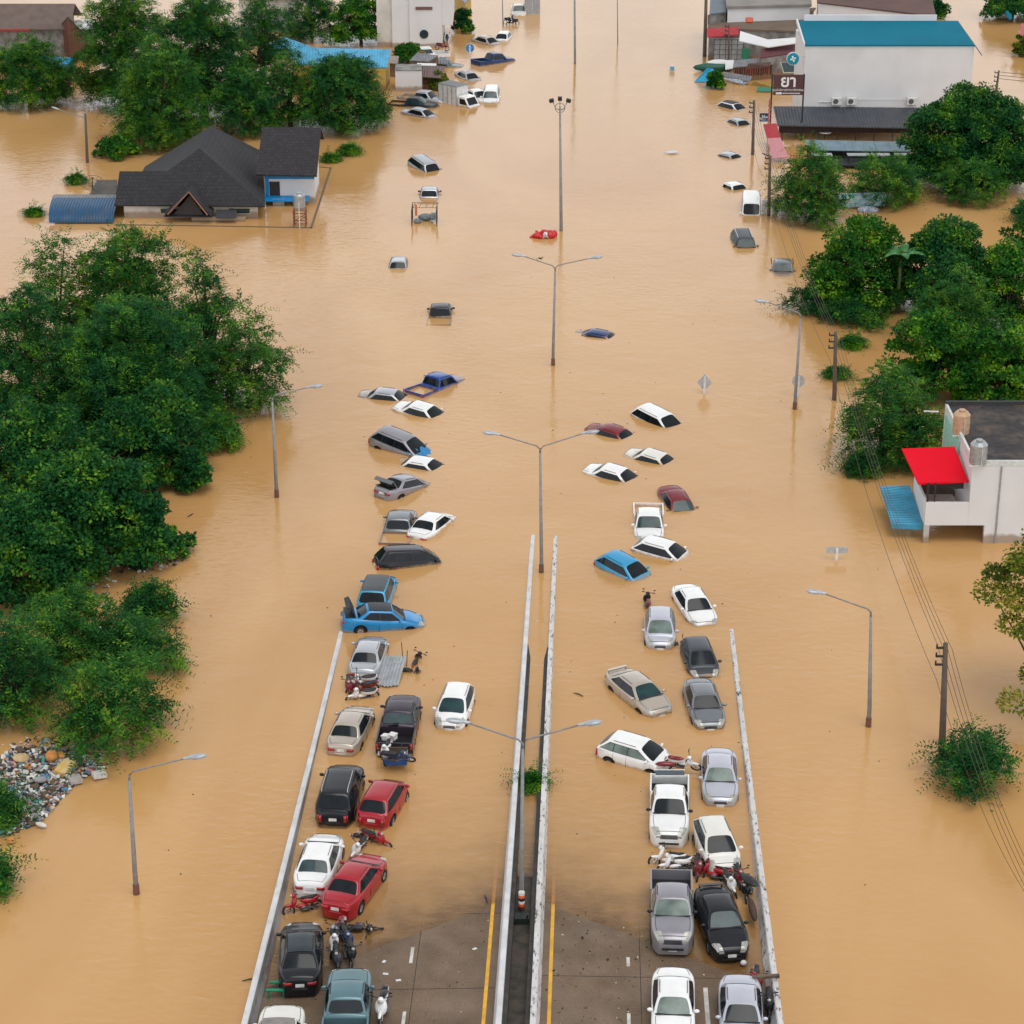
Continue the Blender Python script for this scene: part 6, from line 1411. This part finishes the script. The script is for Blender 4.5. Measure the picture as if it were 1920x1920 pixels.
# box trucks
def box_truck(px, py, vec, label, d, cabcol, boxm, z=-1.0):
    p = P(px, py, 0); a = P(px+vec[0]*.1, py+vec[1]*.1, 0); h = math.atan2(a.y-p.y, a.x-p.x)
    rt = empty('box_truck', (p.x, p.y, z), label, 'truck', rot=(0, 0, h)); L, Wd, H = d
    b = MB(); b.box((0, 0, H/2+.9), (L, Wd, H)); b.build('cargo_box', boxm[0], rt)
    b = MB(); b.box((0, 0, H+.94), (L+.06, Wd+.06, .06)); b.build('box_roof', boxm[1], rt)
    b = MB()
    for s in (-1, 1):
        for k in range(5): b.box((-L/2+L*k/4*.98+.02, s*(Wd/2+.02), H/2+.9), (.06, .04, H-.05))
        b.box((-L/2-.02, s*Wd*.25, H/2+.9), (.04, Wd*.46, H*.92))
    b.build('box_frame', M_STEEL, rt)
    T = TYPES['van']; b = MB(); prof = [(0, .5), (1.65, .5), (1.7, 1.05), (1.45, 1.2), (.95, 1.95), (0, 2.0)]
    b.prism([(L/2+.12+x, -Wd*.46, zz) for x, zz in prof], (0, Wd*.92, 0)); b.build('cab', PT[cabcol], rt)
    b = MB(); nx = .02; b.prism([(L/2+.12+1.43+nx, -Wd*.38, 1.24), (L/2+.12+1.43+nx, Wd*.38, 1.24), (L/2+.12+1.0+nx, Wd*.36, 1.88), (L/2+.12+1.0+nx, -Wd*.36, 1.88)], (.012, 0, .008)); b.build('windscreen', GL['dark'], rt)
    for s in (-1, 1):
        b = MB(); b.prism([(L/2+.35, s*Wd*.463, 1.25), (L/2+1.4, s*Wd*.463, 1.25), (L/2+1.05, s*Wd*.463, 1.8), (L/2+.35, s*Wd*.463, 1.8)], (0, s*.012, 0)); b.build('side_window', GL['dark'], rt)
        b = MB(); b.disc((L/2+.9, s*Wd*.42, .4), (0, 1, 0), .38, .2, 16); b.disc((-L/2+.8, s*Wd*.42, .4), (0, 1, 0), .38, .2, 16); b.build('wheel', M_TYRE, rt)
    return rt
box_truck(850, 192, (1, .22), 'box truck with grey flat topped cargo box and white cab', (2.6, 1.7, 2.0), 'white', (M_WHT, M_GRYS), -1.0)
box_truck(998, 22, (-.03, -1), 'white box truck seen from its double rear doors at the top', (3.0, 1.8, 2.3), 'silver', (mat('box_white', (.62, .68, .70), .6, dirt=.2), M_WHT), -.9)
# corrugated sheet beside silver sedan
q = P(728, 1262, .05); cs = MB(); N = 26; vs = []
for k in range(N+1): x = -.75+1.5*k/N; vs += [(x, -1.45+.1*math.sin(k*.3), .03+.05*math.sin(k*2.1)), (x, 1.3, .35+.05*math.sin(k*2.1))]
cs.add(vs, [(2*k, 2*k+1, 2*k+3, 2*k+2) for k in range(N)]); o = cs.build('corrugated_sheet', mat('zinc_sheet', (.48, .50, .52), .4, .3, dirt=.2)); o.location = q; o.rotation_euler = (0, 0, -.12); tag(o, 'silver corrugated sheet lying behind the silver sedan', 'sheet')
simple('plastic_bag', 'white plastic bag caught at the edge of the corrugated sheet', 'bag', P(745, 1248, .05), lambda b: (b.ell((0, 0, .12), (.28, .3, .16)), b.ell((.1, .3, .1), (.18, .2, .12))), M_WHT, smooth=True)
for k, (x, y, dx, dy, l) in enumerate(((756, 1235, -4, -26, 'thin dark pipe leaning left beside the sunken motorbikes'), (762, 1250, 3, -22, 'thin dark pipe upright beside the sunken motorbikes'))):
    a = P(x, y, 0); simple('pipe', l, 'pipe', a, lambda b: b.tube([(0, 0, -.3), (dx*.02, .1, .9)], .02, 4), M_DKR)
# push cart behind black pickup
q = P(742, 1438, -.05); pcx = empty('push_cart', q, 'blue and brown push cart below the dark pickup tailgate', 'cart'); b = MB(); b.box((0, 0, .45), (1.15, .9, .08)); b.box((0, .42, .65), (1.15, .05, .4)); b.build('tray', mat('cart_wood', (.10, .07, .05), .8), pcx); b = MB(); b.box((0, -.43, .5), (1.1, .05, .3)); b.build('front_board', M_BB, pcx)
b = MB()
for s in (-.55, .55): b.tube([(s, -.5, .7), (s, .5, .7)], .025, 5)
b.build('rail', M_STEEL, pcx)
# red rack / solar lid on the white pickup
pk = P(1256, 1450, 1.25); ls = empty('tool_rack', pk, 'dark slatted lid with white frame across the white pickup bed', 'rack'); b = MB(); b.box((0, 0, 0), (1.35, .5, .04)); b.build('panel', M_GLASSB, ls); b = MB(); b.box((0, -.28, 0), (1.45, .07, .07)); b.box((0, .28, 0), (1.45, .07, .07)); b.build('frame', M_WHT, ls)
simple('tarp_bundle', 'dark red rolled bundle on the tail of the white pickup', 'bundle', P(1248, 1432, 1.2), lambda b: b.ell((0, 0, 0), (.5, .16, .12)), PT['maroon'], smooth=True)
simple('tarp_bundle', 'long brown rolled tarp leaning on the right parapet', 'bundle', P(1411, 1705, .45), lambda b: b.ell((0, 0, 0), (.17, .95, .16)), mat('brown_tarp', (.07, .04, .03), .8, bump=.5), rot=(0, 0, .03), smooth=True)
simple('rubber_mat', 'black rubber sheet draped over the right parapet beside motorbikes', 'mat', P(1405, 1650, .9), lambda b: b.ell((0, 0, 0), (.25, .6, .14)), M_BLK, rot=(0, 0, .5), smooth=True)
simple('wooden_beam', 'dark wooden beam lying across the right parapet', 'beam', P(1436, 1831, 1.05), lambda b: b.box((0, 0, 0), (1.1, .16, .12)), M_WOOD, rot=(0, 0, .08))
simple('green_bench', 'narrow green plank against the left parapet, near the bottom', 'plank', P(518, 1870, .05), lambda b: (b.box((0, 0, .35), (.8, .14, .05)), b.box((-.3, 0, .17), (.05, .12, .33)), b.box((.3, 0, .17), (.05, .12, .33))), mat('green_paint', (.0, .28, .14), .5), rot=(0, 0, .02))
simple('green_bench', 'second green plank tucked behind the black sedan bumper', 'plank', P(517, 1855, .05), lambda b: (b.box((0, 0, .35), (.5, .12, .05)), b.box((0, 0, .17), (.05, .1, .33))), MATS['green_paint'])
simple('helmet', 'white helmet on the ground behind the black sedan in right lane', 'helmet', P(1394, 1809, .05), lambda b: b.ell((0, 0, .1), (.14, .12, .12)), M_WHT, smooth=True)
simple('bag', 'red bag on the parapet side behind the silver sedan', 'bag', P(1413, 1828, .8), lambda b: b.ell((0, 0, 0), (.14, .12, .16)), M_RB, smooth=True)
# striped foot of the median lamp and cone
q = P(978, 1712, -.1); lp = MB(); pc_ = []
for k in range(5): lp.disc((0, 0, .25+k*.14), (0, 0, 1), .135, .13, 12, mi=k % 3)
o = lp.build('striped_sleeve', [mat('orange_band', (.75, .12, .02), .5), M_WHT, M_BLK]); o.location = P(978, 1705, .3); tag(o, 'orange white and black banded sleeve around the median lamp foot', 'sleeve')
simple('junction_box', 'dark open junction box at the foot of the median lamp', 'box', P(980, 1738, -.1), lambda b: (b.box((-.05, .1, .25), (.62, .5, .5), (0, 0, 0)), b.box((.2, -.12, .62), (.06, .06, .4), (.6, .2, 0))), mat('box_dark_green', (.012, .022, .018), .6))
# small litter on the road, one object
rg = random.Random(3); b = MB()
for k in range(340):
    u = rg.uniform(-9.5, 10.2)
    if ML-.3 < u < MR_+.3: continue
    Y = rg.uniform(72, 84); x = ux(u, Y)
    if rg.random() < .55: u = rg.uniform(1.6, 7); x = ux(u, Y)
    s = rg.uniform(.012, .05)*(2.2 if rg.random() < .06 else 1); b.box((x, Y, road_z(x, Y)+s*.35), (s*rg.uniform(.7, 2), s, s*.7), (0, 0, rg.uniform(0, 3)), mi=0 if rg.random() < .85 else 1)
o = b.build('road_litter', [mat('litter_dark', (.03, .022, .018), .9), mat('litter_pale', (.6, .55, .45), .7)]); tag(o, 'specks of dark and pale litter scattered over the dry road', 'litter', kind='stuff')
# paper scraps that can be told apart
for k, (px, py, l) in enumerate(((723, 1826, 'pale green scrap on dry left carriageway below the dash'), (747, 1838, 'yellowish scrap on dry left carriageway'), (890, 1779, 'white scrap near the yellow line, left carriageway'), (720, 1803, 'small white scrap left of white dash'))):
    simple('paper_scrap', l, 'scrap', P(px, py, road_z_px(px, py)+.02), lambda b: b.box((0, 0, .0), (.22, .12, .01), (.1, .1, .4*k)), M_WHT, 'paper scraps on the road')
# ------------------------------------------------------------ rubbish bank
def inpoly(x, y, pl):
    c = False
    for (a, b_), (d, e) in zip(pl, pl[1:]+pl[:1]):
        if (b_ > y) != (e > y) and x < (d-a)*(y-b_)/(e-b_)+a: c = not c
    return c
rg = random.Random(11); pal = [mat('rub_white', (.66, .64, .60), .6), mat('rub_grey', (.30, .29, .30), .7), mat('rub_brown', (.12, .08, .05), .8), mat('rub_blue', (.05, .2, .35), .5), mat('rub_teal', (.05, .3, .3), .5), mat('rub_orange', (.5, .2, .05), .6), mat('rub_pink', (.5, .22, .25), .6), mat('rub_black', (.03, .03, .03), .7)]
wts = [26, 18, 24, 3, 4, 4, 4, 17]
def rubbish(name, poly, n, smin, smax, label):
    b = MB(); xs = [p[0] for p in poly]; ys = [p[1] for p in poly]; k = 0
    while k < n:
        x, y = rg.uniform(min(xs), max(xs)), rg.uniform(min(ys), max(ys))
        if not inpoly(x, y, poly): continue
        p = P(x, y, rg.uniform(.0, .12)); s = rg.uniform(smin, smax)*(1.6 if rg.random() < .1 else 1); mi = rg.choices(range(8), wts)[0]; k += 1
        if rg.random() < .6: b.box(p, (s*rg.uniform(.6, 1.8), s*rg.uniform(.4, 1), s*rg.uniform(.15, .6)), (rg.uniform(-.4, .4), rg.uniform(-.4, .4), rg.uniform(0, 3)), mi)
        else: b.ell(p, (s*.6*rg.uniform(.6, 1.4), s*.4, s*.3), (rg.uniform(-.3, .3), 0, rg.uniform(0, 3)), 6, 4, mi)
    o = b.build(name, pal); tag(o, label, 'rubbish', kind='stuff'); return o
bank = [(0, 1420), (30, 1400), (130, 1405), (200, 1440), (150, 1462), (100, 1515), (70, 1545), (40, 1555), (0, 1570)]
rubbish('rubbish_bank', bank, 2300, .05, .24, 'bank of floating rubbish, bottles, foam and wood against the left trees')
rubbish('rubbish_fringe', [(190, 1050), (240, 1040), (355, 1035), (365, 1048), (300, 1068), (240, 1075), (200, 1100)], 150, .06, .2, 'fringe of rubbish caught at the low bush, upper left')
bm2 = MB(); ring = [P(x, y, .02) for x, y in bank]; bm2.add(ring, [tuple(range(len(ring)))]); tag(bm2.build('driftwood_mat', mat('driftwood', (.07, .055, .04), .9, scale=8, bump=1, col2=(.02, .03, .015))), 'dark mat of twigs and weed under the rubbish bank', 'debris', kind='stuff')
def sack(px, py, d, m, label, rz=0, name='sack', box=False):
    return simple(name, label, name, P(px, py, .22), (lambda b: b.box((0, 0, 0), (d[0]*2, d[1]*2, d[2]*2))) if box else (lambda b: (b.ell((0, 0, 0), d, n=14, m=8), b.ell((d[0]*.3, d[1]*.2, d[2]*.4), (d[0]*.5, d[1]*.5, d[2]*.6)))), m, 'large pieces in the rubbish bank', (0.1, .1, rz), not box)
O_ = mat('orange_sack', (.55, .17, .03), .6, scale=3, col2=(.6, .35, .1), bump=.4); Yf = mat('yellow_foam', (.62, .38, .06), .8, scale=4, col2=(.65, .5, .3), bump=.3); Tn = mat('tan_foam', (.52, .38, .20), .85, scale=4, bump=.4)
sack(97, 1418, (.32, .34, .3), O_, 'bright orange sack on top of the rubbish bank'); sack(115, 1416, (.18, .25, .15), O_, 'smaller orange cloth right beside the orange sack', .5)
sack(122, 1440, (.30, .52, .13), Yf, 'yellow foam mattress piece on the rubbish bank', -.35, 'foam_block', True)
sack(40, 1421, (.42, .36, .16), Tn, 'tan rounded foam slab at the upper left of rubbish bank', .2, 'foam_block')
sack(141, 1461, (.30, .30, .08), mat('pale_crate', (.45, .40, .38), .7), 'pale square crate lid at the waterside of rubbish bank', .5, 'crate_lid', True)
sack(186, 1452, (.32, .22, .1), pal[0], 'white foam box at the right tip of rubbish bank', .5, 'foam_box', True)
sack(58, 1460, (.17, .17, .08), pal[0], 'white square box with dark round hole in the rubbish bank', .6, 'foam_box', True)
simple('lid', 'dark round opening on the white box of the rubbish bank', 'lid', P(58, 1459, .32), lambda b: b.disc((0, 0, 0), (0, 0, 1), .09, .02, 14), M_BLK)
sack(76, 1462, (.32, .22, .14), pal[1], 'grey plastic tub in the middle of rubbish bank', .3, 'plastic_tub'); sack(20, 1575, (.15, .11, .1), O_, 'small orange float at the lower left end of rubbish', .1, 'float', True)
sack(77, 1546, (.30, .14, .07), pal[0], 'white pointed sheet at the lower edge of rubbish bank', -.4, 'plastic_sheet')
simple('plank', 'pale plank at the tip of the low bush pointing right', 'plank', P(345, 1240, .05), lambda b: b.box((0, 0, 0), (.7, .1, .05)), M_WHT, rot=(0, 0, .35))
for k, (px, py, l) in enumerate(((468, 1837, 'dark twig floating left of the left parapet'), (358, 966, 'dark twig drifting right of the left tree mass'), (912, 1685, 'small dark lump on wet road left of the median'), (1085, 1302, 'floating twig in right lane left of the beige sedan'))):
    simple('twig', l, 'twig', P(px, py, .03), lambda b: b.tube([(-.3, -.08, 0), (0, 0, .03), (.28, .14, 0)], [.02, .035, .015], 5), M_DKR, 'drifting twigs', (0, 0, k*.7))

# specks of drift that gather in the slack water, one object
rg = random.Random(21); b = MB()
for k in range(150):
    px, py = rg.uniform(300, 1750), 2000-1500*rg.random()**.6
    if rg.random() < .5: px = rg.gauss(380, 60) if rg.random() < .5 else rg.gauss(1130, 90)
    p = P(px, py, .012); s = rg.uniform(.015, .05)
    if road_z(p.x, p.y) > -.08 and UL < p.x-KX*(p.y-80) < UR: continue
    b.box(p, (s*rg.uniform(1, 3), s, .015), (0, 0, rg.uniform(0, 3)), mi=0 if rg.random() < .8 else 1)
o = b.build('floating_litter', [mat('litter_dark', (.03, .022, .018)), MATS['litter_pale']]); tag(o, 'tiny leaves and specks drifting on the flood', 'litter', kind='stuff')
for nm, poly, n, l in (('shore_litter', [(150, 1095), (205, 1085), (200, 1180), (160, 1200)], 60, 'scraps of litter between the two low bushes, left side'), ('shore_litter', [(0, 1395), (60, 1380), (180, 1400), (215, 1440), (150, 1440), (40, 1410)], 160, 'thin scatter of litter between tree foot and rubbish bank')):
    rubbish(nm, poly, n, .05, .2, l)
